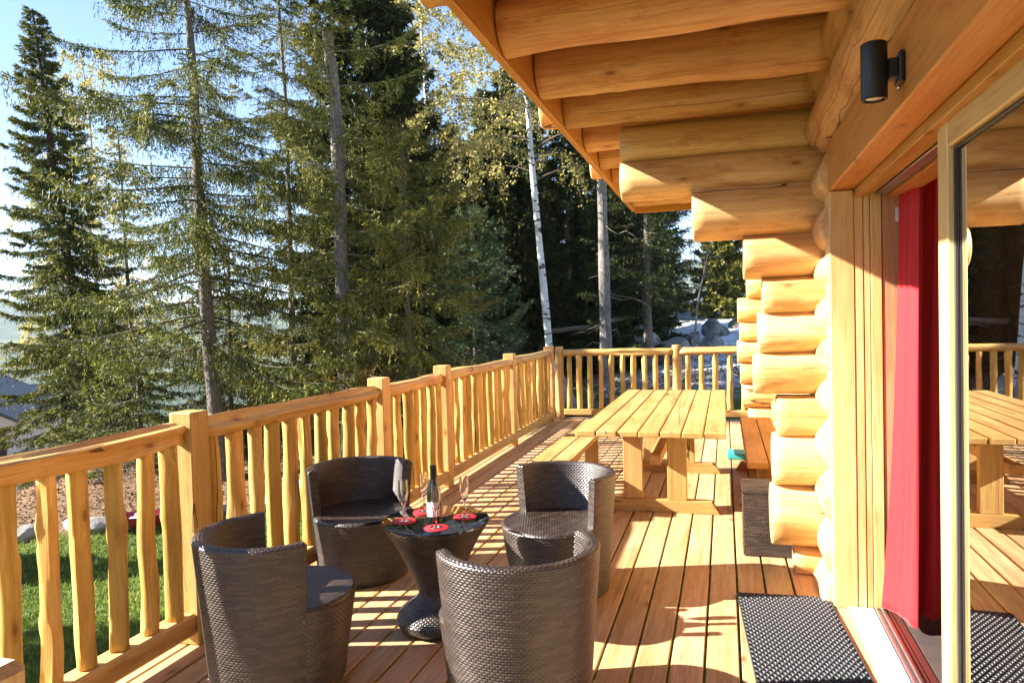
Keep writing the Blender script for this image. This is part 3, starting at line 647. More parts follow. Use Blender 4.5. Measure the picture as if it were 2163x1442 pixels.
def chair(loc, rz, label, first=None):
    root = empty('wicker_tub_chair', loc, label, 'chair', 'wicker tub chairs around the low table', rz)
    if first:
        for c in first.children:
            d = c.copy(); COL.objects.link(d); d.parent = root
        return root
    # backrest and side walls: outer face, rim and inner face in one woven sheet; facing is local +X
    zin = CHS - .01; Lo = CH; Li = CH - zin; rim = CT * 1.25
    tot = Lo + rim + Li
    def prof(v):
        s = v * tot
        r = np.where(s < Lo, crad(s), np.where(s < Lo + rim, CRT - CT / 2 + CT / 2 * np.cos(PI * (s - Lo) / rim), crad(CH - (s - Lo - rim)) - CT))
        z = np.where(s < Lo, s, np.where(s < Lo + rim, CH + .012 * np.sin(PI * (s - Lo) / rim), CH - (s - Lo - rim)))
        return r, z
    def fn(U, V):
        r, z = prof(V); a = PI - AR + 2 * AR * U
        return np.stack([r * np.cos(a), r * np.sin(a), z], -1)
    def nr(U, V):
        s = V * tot; t = np.clip((s - Lo) / rim, 0, 1); a = PI - AR + 2 * AR * U; c = np.cos(PI * t); q = np.sin(PI * t)
        return np.stack([c * np.cos(a), c * np.sin(a), q], -1)
    mb = MB(); P, F, R = weave(fn, nr, 2 * AR * .28, tot); mb.add(P, F, None, R)
    # the two vertical end faces of the side walls
    for s_ in (-1, 1):
        a = PI + s_ * AR
        def fn2(U, V, a=a):
            z = CHS - .02 + (CH + .008 - CHS + .02) * V; r = crad(z) - CT * U
            return np.stack([r * np.cos(a), r * np.sin(a), z], -1)
        def nr2(U, V, a=a, s_=s_): return np.broadcast_to(np.array([-math.sin(a) * s_, math.cos(a) * s_, 0]), U.shape + (3,))
        P, F, R = weave(fn2, nr2, .042, CH - CHS, amp=.0018); mb.add(P, F if s_ < 0 else F[:, ::-1], None, R)
    mb.build('backrest', M_wick, root, smooth=True)
    # front of the tub
    fa = PI - AR
    def bulge(a): return .050 * np.cos(np.clip(a / fa, -1, 1) * PI / 2) ** .8
    H3 = CHS - .006; T3 = H3 + .07
    def fn3(U, V):
        a = -fa + 2 * fa * U; q = V * T3; z = np.minimum(q, H3) - .006 * np.clip((q - H3) / .07, 0, 1); r = crad(z) + bulge(a) * (.4 + .6 * z / CHS) - np.maximum(q - H3, 0)
        return np.stack([r * np.cos(a), r * np.sin(a), z], -1)
    def nr3(U, V):
        a = -fa + 2 * fa * U; t = np.clip((V * T3 - H3 + .015) / .03, 0, 1) * PI / 2; return np.stack([np.cos(a) * np.cos(t), np.sin(a) * np.cos(t), np.sin(t)], -1)
    mb = MB(); P, F, R = weave(fn3, nr3, 2 * fa * .28, T3); mb.add(P, F, None, R); mb.build('tub_front', M_wick, root, smooth=True)
    # woven seat disc with a rolled front edge
    def fn4(U, V):
        x = -.30 + .64 * U; y = -.31 + .62 * V; a = np.arctan2(y, x); r = np.hypot(x, y)
        lim = np.where(np.abs(a) < fa, crad(CHS) + bulge(np.clip(a, -fa, fa)) + .004, crad(CHS) - CT + .01)
        k = np.minimum(1, lim / (r + 1e-6)); e = np.clip((r * k - (lim - .02)) / .02, 0, 1)
        return np.stack([x * k, y * k, CHS + .008 - .018 * e ** 2 - .010 * (1 - np.clip(r / .25, 0, 1) ** 2)], -1)
    def nr4(U, V): return np.broadcast_to(np.array([0, 0, 1.]), U.shape + (3,))
    mb = MB(); P, F, R = weave(fn4, nr4, .64, .62, amp=.0022); mb.add(P, F, None, R); mb.build('seat', M_wick, root, smooth=True)
    return root
c1 = chair((-1.905, 2.70, .006), .88, 'wicker tub chair at the lower left, nearest the first square railing post')
chair((-2.195, 4.03, .006), -.86, 'wicker tub chair facing the camera, its back close to the railing balusters', c1)
chair((-.93, 4.05, .006), 4.15, 'wicker tub chair between the low table and the picnic table, sunlit inside', c1)
chair((-.80, 2.72, .006), 2.22, 'wicker tub chair in the foreground seen from behind, partly covering the low table', c1)

lt = empty('wicker_side_table', (-1.425, 3.385, .004), 'low hourglass wicker table with a black glass top, holding four glasses and a bottle', 'table')
TP = [(.165, 0), (.200, .025), (.208, .055), (.195, .085), (.150, .125), (.105, .155), (.092, .18), (.098, .21), (.125, .28), (.165, .36), (.215, .455), (.258, .520), (.266, .535)]
TPa = np.array(TP); seglen = np.r_[0, np.cumsum(np.hypot(*np.diff(TPa, axis=0).T))]
def tfn(U, V):
    s = V * seglen[-1]; r = np.interp(s, seglen, TPa[:, 0]); z = np.interp(s, seglen, TPa[:, 1]); a = 2 * PI * U
    return np.stack([r * np.cos(a), r * np.sin(a), z], -1)
def tnr(U, V):
    a = 2 * PI * U; s = V * seglen[-1]; e = .01
    dr = np.interp(s + e, seglen, TPa[:, 0]) - np.interp(s - e, seglen, TPa[:, 0]); dz = np.interp(s + e, seglen, TPa[:, 1]) - np.interp(s - e, seglen, TPa[:, 1])
    l = np.hypot(dr, dz) + 1e-9; nr_, nz = dz / l, -dr / l
    return np.stack([nr_ * np.cos(a), nr_ * np.sin(a), nz], -1)
P, F, R = weave(tfn, tnr, 2 * PI * .17, seglen[-1]); MB().add(P, F, None, R).build('table_base', M_wick, lt, smooth=True)
lathe([(.001, .546), (.268, .546), (.2715, .5445), (.2715, .5375), (.268, .536), (.001, .536)], 96).build('glass_top', M_bglass, lt, smooth=True, sharp=40)
TZ = .550
# coasters, flutes, bottle
CO = [(-1.567, 3.315, 'left'), (-1.535, 3.495, 'behind'), (-1.36, 3.235, 'front'), (-1.29, 3.445, 'right')]
CL = {'left': 'red round coaster with a white centre nearest the left rim of the glass table', 'behind': 'red round coaster half hidden behind the dark bottle', 'front': 'red round coaster in front of the bottle, closest to the foreground chair', 'right': 'red round coaster on the right of the glass table beyond the bottle'}
GL = {'left': 'empty champagne flute standing on the leftmost red coaster', 'behind': 'empty champagne flute standing behind and left of the bottle', 'front': 'empty champagne flute directly in front of the dark bottle', 'right': 'empty champagne flute on the right-hand red coaster'}
FL = [(.001, .0), (.030, .0), (.031, .0025), (.012, .006), (.0042, .016), (.0034, .050), (.0045, .072), (.012, .084), (.020, .104), (.0245, .135), (.0250, .165), (.0225, .205), (.0212, .205), (.0236, .165), (.0230, .135), (.0185, .106), (.010, .088), (.001, .082)]
cm = fm = None
for (x, y, k) in CO:
    if cm is None:
        cm = lathe([(.001, .0035), (.0575, .0035), (.059, .0025), (.059, 0), (.001, 0)], 40).mesh('coaster', M_coaster, True, 40)
        M_cprint = plain('white_coaster_print', (.85, .80, .80), .6, noise=.05)
        cp = lathe([(.001, .0042), (.027, .0042), (.027, .0036)], 28).mesh('printed_centre', M_cprint, True, 40)
        fm = lathe(FL, 32).mesh('champagne_flute', M_flute, True, 60)
    o = bpy.data.objects.new('coaster', cm); COL.objects.link(o); o.location = (x, y, TZ + .0005); tag(o, CL[k], 'coaster', 'red coasters on the glass table')
    c = bpy.data.objects.new('printed_centre', cp); COL.objects.link(c); c.parent = o
    o = bpy.data.objects.new('champagne_flute', fm); COL.objects.link(o); o.location = (x, y, TZ + .005); tag(o, GL[k], 'glass', 'champagne flutes on red coasters')
bt = empty('wine_bottle', (-1.41, 3.335, TZ), 'dark green bottle with a cream label and black neck on the glass table', 'bottle')
lathe([(.001, .004), (.030, 0), (.035, .004), (.0355, .14), (.034, .165), (.024, .190), (.0155, .215), (.0145, .27), (.001, .27)], 36).build('glass_body', M_bottle, bt, smooth=True, sharp=50)
lathe([(.0155, .205), (.0158, .272), (.0168, .273), (.0168, .284), (.014, .286), (.001, .286)], 28).build('neck_foil', M_capfoil, bt, smooth=True, sharp=40)
mb = MB(); th = np.linspace(PI * .93, PI * 1.93, 30); n = len(th)
V = np.array([((.0360) * math.cos(a), (.0360) * math.sin(a), z) for z in (.035, .105) for a in th]); F = [(q, q + 1, q + 1 + n, q + n) for q in range(n - 1)]
mb.add(V, F); mb.build('paper_label', M_label, bt, smooth=True)

# wicker box by the log ends
wbx = empty('wicker_box', (.24, 4.99, .004), 'tall brown wicker box standing against the log ends', 'box')
def wface(o, eu, ev, nrm_):
    o, eu, ev, nrm_ = map(lambda q: np.array(q, float), (o, eu, ev, nrm_))
    return weave(lambda U, V: o + U[..., None] * eu + V[..., None] * ev, lambda U, V: np.broadcast_to(nrm_, U.shape + (3,)), np.linalg.norm(eu), np.linalg.norm(ev))
mb = MB(); hx, hy, hz = .145, .165, .42
for o_, a, b_, n_ in (((-hx, -hy, 0), (2 * hx, 0, 0), (0, 0, hz), (0, -1, 0)), ((-hx, hy, 0), (0, -2 * hy, 0), (0, 0, hz), (-1, 0, 0)), ((hx, hy, 0), (-2 * hx, 0, 0), (0, 0, hz), (0, 1, 0)),
                      ((hx, -hy, 0), (0, 2 * hy, 0), (0, 0, hz), (1, 0, 0))):
    P, F, R = wface(o_, a, b_, n_); mb.add(P, F, None, R)
mb.build('box_body', M_wick, wbx, smooth=True)
P, F, R = wface((-hx - .006, -hy - .006, hz + .002), (2 * hx + .012, 0, 0), (0, 2 * hy + .012, 0), (0, 0, 1)); mb = MB(); mb.add(P, F, None, R)
for o_, a, n_ in (((-hx - .006, -hy - .006, hz - .02), (2 * hx + .012, 0, 0), (0, -1, 0)), ((-hx - .006, hy + .006, hz - .02), (0, -2 * hy - .012, 0), (-1, 0, 0))):
    P, F, R = wface(o_, a, (0, 0, .022), n_); mb.add(P, F, None, R)
mb.build('lid', M_wick, wbx, smooth=True)

# ------------------------------------------------------------------ picnic table and benches
pt = empty('picnic_table', (-.53, 6.55, 0), 'long picnic table of seven pale pine planks on trestle legs', 'table')
TT = .745; TRZ = -.012
x0 = -1.045; pw = (1.045 + .0) / 7
for q in range(7):
    ya, yb = 5.09 + rng.uniform(-.008, .008), 8.02 + rng.uniform(-.01, .01)
    box('plank', M_table, pt, x0 + q * pw + .004, x0 + (q + 1) * pw - .004, ya, yb, TT - .042, TT + rng.uniform(-.002, .002), 1, .006)
def beamx(name, x0, x1, y0, y1, z0, z1, cut, mat, parent, flip=1):
    """beam along X whose ends are cut slanting (flip=1: longer at the bottom)"""
    a, b = (cut, 0) if flip > 0 else (0, cut)
    V = np.array([(x0 + b, y0, z0), (x1 - b, y0, z0), (x1 - a, y0, z1), (x0 + a, y0, z1), (x0 + b, y1, z0), (x1 - b, y1, z0), (x1 - a, y1, z1), (x0 + a, y1, z1)])
    F = [(0, 1, 2, 3), (5, 4, 7, 6), (1, 5, 6, 2), (4, 0, 3, 7), (3, 2, 6, 7), (4, 5, 1, 0)]
    c = np.array([(x0 + x1) / 2, (y0 + y1) / 2, z0]); mb = MB(); mb.add(V - c, F, V + rng.random(3) * 20, rng.random())
    return mb.build(name, mat, parent, rel(c, parent))
for y in (5.82, 7.32):
    beamx('foot', -.99, -.06, y - .05, y + .05, .002, .095, .06, M_table, pt)
    beamx('cross_beam', -.98, -.06, y - .045, y + .045, TT - .145, TT - .044, .09, M_table, pt, -1)
    for lx in (-.80, -.455):
        box('leg', M_table, pt, lx - .0, lx + .15, y - .03, y + .03, .096, TT - .146, 2, .004)
box('stretcher', M_table, pt, -.60, -.51, 5.852, 7.288, .36, .44, 1, .004)
def bench(root, xc, y0, y1, mat, h=.455, wid=.31):
    for q in range(2): box('plank', mat, root, xc - wid / 2 + q * wid / 2 + .003, xc - wid / 2 + (q + 1) * wid / 2 - .003, y0, y1, h - .045, h, 1, .005)
    for y in (y0 + .55, y1 - .55):
        beamx('foot', xc - .21, xc + .21, y - .045, y + .045, .002, .08, .05, mat, root)
        box('leg', mat, root, xc - .065, xc + .065, y - .028, y + .028, .081, h - .101, 2, .004)
        beamx('cross_beam', xc - .14, xc + .14, y - .04, y + .04, h - .10, h - .0465, .03, mat, root, -1)
b1 = empty('wooden_bench', (-1.31, 6.6, 0), 'pale pine bench of two planks along the left side of the picnic table', 'bench')
bench(b1, -1.31, 5.43, 7.75, M_table)
b2 = empty('wooden_bench', (.295, 6.8, 0), 'shaded orange bench of two planks against the cabin log wall', 'bench')
bench(b2, .295, 5.60, 8.08, M_bench, .45)
mb = MB(); V, F = boxarr(.10, 8.18, .03, .19, .30, .058, .008); mb.add(V, F)
te = mb.build('plastic_tray', M_teal); tag(te, 'small flat teal plastic block on the deck by the orange bench', 'tray')

# ------------------------------------------------------------------ rocks
def rock(loc, s, seed, label, cat='boulder', group=None, mat=None, name='boulder', sub=4):
    bm = bmesh.new(); bmesh.ops.create_icosphere(bm, subdivisions=sub, radius=1.); r = np.random.default_rng(seed)
    V = np.array([v.co[:] for v in bm.verts]); F = np.array([[v.index for v in f.verts] for f in bm.faces]); bm.free()
    d = np.ones(len(V))
    for q in range(9):
        n = r.normal(size=3); n /= np.linalg.norm(n); c = r.uniform(.55, .95); t = V @ n; d = np.where(t * d > c, c / np.maximum(t, .01), d)
    for q in range(10):
        k = r.normal(size=3) * (2 + q * .9); d *= 1 + .035 / (1 + q * .3) * np.sin(V @ k + r.random() * 6)
    V = V * d[:, None] * np.array(s)
    o = MB().add(V, F).build(name, mat or M_rock, None, loc, (0, 0, r.random() * 6), smooth=True, sharp=28)
    return tag(o, label, cat, group)
def gz(x, y): return float(terr(x, y))
def at(px_ratio, y): return px_ratio * y
for q, (x, y, s, lb) in enumerate([
    (-3.75, 13.1, (.8, .6, 1.0), 'big tan boulder behind the far corner post, below the fallen log'),
    (-3.2, 14.0, (.6, .5, .6), 'grey boulder with a pale top just left of the white birch trunk'),
    (-1.35, 18.6, (.75, .6, .5), 'rounded grey boulder at the left edge of the snow patch'),
    (-.3, 25.5, (.55, .5, .42), 'dark boulder higher on the snowy slope, near the roof edge'),
    (-2.1, 19.5, (.8, .6, .7), 'shaded boulder between the brown trunk and the snow'),
    (-3.3, 12.6, (.4, .3, .28), 'small mossy rock just beyond the far railing'), (.55, 28., (.6, .4, .35), 'flat dark rock in the snow nearest the cabin logs'), (-.9, 21.5, (.35, .3, .24), 'small dark rock in the middle of the snow patch'), (-.35, 20., (.5, .35, .25), 'low rock in the snow right of the leaning bare stem')]):
    rock((x, y, gz(x, y) + s[2] * .35), s, 30 + q, lb)
STL = ['pale stone in the lawn edge, ' + w_ for w_ in ('first from the left edge of the picture', 'second from the left edge of the picture', 'just left of the red sled', 'just right of the red sled', 'behind the first square railing post', 'right of the first square post', 'largest of the row, left of the back wicker chair', 'large one beside the largest stone of the row', 'second from the right end of the row', 'at the right end of the row', 'set behind the others near the red sled')]
sp = [(-10.6, 7.6), (-9.9, 8.1), (-9.2, 8.55), (-8.5, 8.95), (-7.75, 9.4), (-7.0, 9.85), (-6.5, 10.1), (-6.0, 10.45), (-5.4, 10.8), (-4.8, 11.1), (-8.15, 9.2)]
for q, (x, y) in enumerate(sp):
    sc = .17 + .09 * ((q * 7) % 5) / 4 + (.12 if q in (6, 7) else 0)
    rock((x, y, gz(x, y) + sc * .25), (sc * 1.5, sc, sc * .7), 60 + q, STL[q], 'stone', 'pale stones edging the lawn', M_stone, 'edging_stone', 3)
sled = empty('plastic_sled', (-8.35, 8.75, gz(-8.35, 8.75) + .05), 'red plastic sled lying on the pale stones at the lawn edge', 'sled', None, .5)
M_redp = plain('red_plastic', (.28, .02, .03), .35, noise=.1, bscale=8)
mb = MB(); nu, nv = 24, 10; u = np.linspace(-1, 1, nu); v = np.linspace(-1, 1, nv); U, Vv = np.meshgrid(u, v, indexing='ij')
wd = .22 * (1 - .35 * np.abs(U) ** 4); Zs = .16 * Vv ** 4 + .18 * np.clip(U, 0, 1) ** 3 + .05 * np.abs(U) ** 6
V1 = np.stack([U * .5, Vv * wd, Zs], -1).reshape(-1, 3); i = np.arange(nu - 1)[:, None]; j = np.arange(nv - 1)[None]
F = np.stack([i * nv + j, (i + 1) * nv + j, (i + 1) * nv + j + 1, i * nv + j + 1], -1).reshape(-1, 4)
mb.add(V1, F); mb.add(V1 - [0, 0, .012], F[:, ::-1]); mb.build('shell', M_redp, sled, smooth=True)
mb = MB(); V, F = boxarr(-.1, 0, .10, .28, .2, .02); mb.add(V, F); mb.build('seat_pad', M_white, sled)

# ------------------------------------------------------------------ trees
def quads(c, d, L, Wd, r, rngl, flat=None):
    """leaf strips: start c, direction d, length L, width Wd"""
    n = len(c); a = rngl.normal(size=(n, 3)); s = np.cross(d, a); s /= np.linalg.norm(s, axis=1)[:, None] + 1e-9
    if flat is not None:
        s = s * (1 - flat) + np.cross(d, [0, 0, 1.]) * flat; s /= np.linalg.norm(s, axis=1)[:, None] + 1e-9
    L = np.broadcast_to(L, (n,))[:, None]; Wd = np.broadcast_to(Wd, (n,))[:, None]
    e = c + d * L; V = np.stack([c - s * Wd * .35, c + s * Wd * .35, c + d * L * .55 + s * Wd * .5, e, c + d * L * .55 - s * Wd * .5], 1).reshape(-1, 3)
    F = np.arange(n * 5).reshape(n, 5); return V, F, np.repeat(r, 5)
def unit(v): return v / (np.linalg.norm(v, axis=-1, keepdims=True) + 1e-9)
def trunk_path(H, lean, r, n=14, wob=.05):
    t = np.linspace(0, 1, n); p = np.stack([lean[0] * t + smooth_noise(n, 6, wob, r) * t, lean[1] * t + smooth_noise(n, 6, wob, r) * t, H * t], 1); return t, p
def trunk_mesh(H, r0, r1, lean, r, wob=.05, nseg=12, root=1.5, top=1.):
    t, p = trunk_path(H, lean, r, 24, wob); rad = r0 + (r1 - r0) * t + r0 * .35 * np.exp(-t * H / .35)
    p[0, 2] = -.4
    return (*tube(p, rad * (1 + .06 * np.sin(t * 37)), nseg), t, p)
def conifer(name, loc, seed, H, R, r0, mat, bmat, label, cat='tree', group=None, lean=(0, 0), z0=.12, nb=110, droop=.35, hang=0., dens=1., shape=.8, tipup=.25,
            spray=(.070, .0155), bare=0, gap=0., wob=.05, rtop=None, deadz=(.1, .4), azbias=None, side=1.):
    r = np.random.default_rng(seed)
    root = empty(name, loc, label, cat, group)
    V, F, W, t, p = trunk_mesh(H, r0, rtop if rtop else .02, lean, r, wob); mb = MB(); mb.add(V, F, W); mb.build('trunk', bmat, root, smooth=True)
    bm_ = MB(); fC = []; fD = []; fL = []; fW = []; fR = []
    for q in range(nb):
        tt = (q + r.random()) / nb; zt = z0 + (1 - z0) * tt
        if gap and r.random() < gap: continue
        L = R * (1 - tt) ** shape * r.uniform(.55, 1.1) + .12
        az = q * 2.39996 + r.normal(0, .5)
        base = np.array([np.interp(zt, t, p[:, k]) for k in range(3)])
        h = np.array([math.cos(az), math.sin(az), 0]); s = np.linspace(0, 1, 9)
        dr = droop * r.uniform(.6, 1.4) * (1.2 - tt * .9)
        zc = (.18 * tt * s - dr * s ** 1.3 + tipup * s ** 3.2) * L
        sw = smooth_noise(9, 4, .06 * L, r) * s
        P = base + h * (s * L)[:, None] + np.array([-h[1], h[0], 0]) * sw[:, None] + np.array([0, 0, 1]) * zc[:, None]
        rb = max(.006, .016 * (L / 2) ** .7); V, F, W = tube(P, rb * (1 - s * .8), 4, False); bm_.add(V, F, W)
        nt_ = max(4, int(L / .052 * dens)); ss = np.sort(r.uniform(.12, 1, nt_)) if not bare else np.sort(r.uniform(.55, 1, nt_))
        for k in (-1, 1):
            c = np.stack([np.interp(ss, s, P[:, a]) for a in range(3)], 1)
            tan = unit(np.stack([np.interp(ss, s, np.gradient(P[:, a])) for a in range(3)], 1))
            lat = np.array([-h[1], h[0], 0]) * k
            d = unit(tan * r.uniform(.4, .9, nt_)[:, None] + lat * r.uniform(.4, 1., nt_)[:, None] * side + np.array([0, 0, -1]) * r.uniform(.05, .5, nt_)[:, None])
            l = (.32 * (1 - ss) * min(L, 2.2) + .12) * r.uniform(.6, 1.2, nt_) * side
            ns = 9
            for m_ in range(ns):
                f = (m_ + r.random(nt_) * .6) / ns; cc = c + d * (l * f)[:, None] - np.array([0, 0, .16]) * (f ** 2 * l)[:, None]
                dd = unit(d + r.normal(0, .55, (nt_, 3)) + [0, 0, -.15]); fC.append(cc); fD.append(dd); fL.append(spray[0] * r.uniform(.6, 1.3, nt_)); fW.append(np.full(nt_, spray[1]))
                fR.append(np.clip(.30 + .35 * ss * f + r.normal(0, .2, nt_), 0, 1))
        if hang:
            nh = int(L / .07 * dens * hang * r.choice([.15, .6, 1.2, 2.2])) + 1; sh = r.uniform(.02, 1, nh); c = np.stack([np.interp(sh, s, P[:, a]) for a in range(3)], 1) + r.normal(0, .05, (nh, 3))
            hl = r.uniform(.10, .55, nh) * min(1, .4 + L / 2)
            tone = np.clip(.45 + r.normal(0, .22, nh), 0, 1)
            for m_ in range(8):
                f = (m_ + r.random(nh) * .5) / 8; cc = c + np.array([0, 0, -1]) * (hl * f)[:, None] + r.normal(0, .012, (nh, 3)); dd = unit(np.array([0, 0, -1.]) + r.normal(0, .45, (nh, 3)))
                fC.append(cc); fD.append(dd); fL.append(spray[0] * r.uniform(.6, 1.2, nh)); fW.append(np.full(nh, spray[1] * .9)); fR.append(np.clip(tone + r.normal(0, .08, nh), 0, 1))
    # bare dead snags low on the trunk
    for q in range(int(10 + H)):
        zt = r.uniform(*deadz); az = r.random() * 2 * PI; L = r.uniform(.3, 1.3); base = np.array([np.interp(zt, t, p[:, k]) for k in range(3)])
        s = np.linspace(0, 1, 6); h = np.array([math.cos(az), math.sin(az), 0]); P = base + h * (s * L)[:, None] + np.array([0, 0, 1]) * ((-.25 * s + smooth_noise(6, 4, .08, r)) * L)[:, None] + np.array([-h[1], h[0], 0]) * (smooth_noise(6, 4, .1, r) * L * s)[:, None]
        V, F, W = tube(P, .010 * (1 - s * .8), 4, False); bm_.add(V, F, W)
    bm_.build('branches', M_twig if bmat is not M_barkgrey else M_deadtwig, root, smooth=True)
    if fC:
        C_, D_, L_, W_, R_ = np.vstack(fC), np.vstack(fD), np.concatenate(fL), np.concatenate(fW), np.concatenate(fR)
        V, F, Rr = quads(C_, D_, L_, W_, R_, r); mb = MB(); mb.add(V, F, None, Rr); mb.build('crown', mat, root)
    return root
def copy_tree(src, loc, rz, sc, label, group=None):
    r = src.copy(); COL.objects.link(r); r.location = loc; r.rotation_euler = (0, 0, rz); r.scale = (sc, sc, sc * 1.0); r['label'] = label
    if group: r['group'] = group
    for c in src.children:
        d = c.copy(); COL.objects.link(d); d.parent = r
    return r
def birch(name, loc, seed, H, r0, lean, label, spread=2., nb=46, leaves=60, z0=.35, lsz=.038, mat=None, up=.5):
    r = np.random.default_rng(seed); root = empty(name, loc, label, 'tree')
    V, F, W, t, p = trunk_mesh(H, r0, .02, lean, r, .08); MB().add(V, F, W).build('trunk', M_birch, root, smooth=True)
    bm_ = MB(); C_ = []; D_ = []
    for q in range(nb):
        zt = z0 + (1 - z0) * (q + r.random()) / nb; az = q * 2.4 + r.normal(0, .4); L = spread * (1.15 - .8 * (zt - z0) / (1 - z0)) * r.uniform(.5, 1.1)
        base = np.array([np.interp(zt, t, p[:, k]) for k in range(3)]); s = np.linspace(0, 1, 10); h = np.array([math.cos(az), math.sin(az), 0]); lat = np.array([-h[1], h[0], 0])
        P = base + h * (L * s)[:, None] + lat * (smooth_noise(10, 5, .07, r) * L * s)[:, None] + np.array([0, 0, 1]) * (L * (up * s - .45 * s ** 2.2))[:, None]
        V, F, W = tube(P, max(.005, .012 * L / 1.5) * (1 - s * .85), 4, False); bm_.add(V, F, W)
        for k in range(int(7 * L)):
            sq = r.uniform(.2, 1); c = np.array([np.interp(sq, s, P[:, a]) for a in range(3)]); l2 = r.uniform(.25, .8); d = unit(h * r.uniform(.0, .8) + lat * r.normal(0, .7) + np.array([0, 0, r.uniform(-.3, .5)]))
            s2 = np.linspace(0, 1, 6); P2 = c + d * (l2 * s2)[:, None] + np.array([0, 0, -1]) * (l2 * .75 * s2 ** 2)[:, None]
            V, F, W = tube(P2, .0045 * (1 - s2 * .7), 3, False); bm_.add(V, F, W)
            nl = max(1, int(leaves * l2 * .35)); f = r.uniform(.15, 1, nl); C_.append(np.stack([np.interp(f, s2, P2[:, a]) for a in range(3)], 1) + r.normal(0, .035, (nl, 3))); D_.append(unit(r.normal(0, 1, (nl, 3)) + [0, 0, -.5]))
    bm_.build('branches', M_twig, root, smooth=True)
    C_ = np.vstack(C_); D_ = np.vstack(D_); n = len(C_)
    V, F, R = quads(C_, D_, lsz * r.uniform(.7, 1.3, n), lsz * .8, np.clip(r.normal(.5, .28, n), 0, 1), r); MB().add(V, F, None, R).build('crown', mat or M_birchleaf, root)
    return root
def G(ratio, y): x = ratio * y; return (x, y, gz(x, y) - .05)
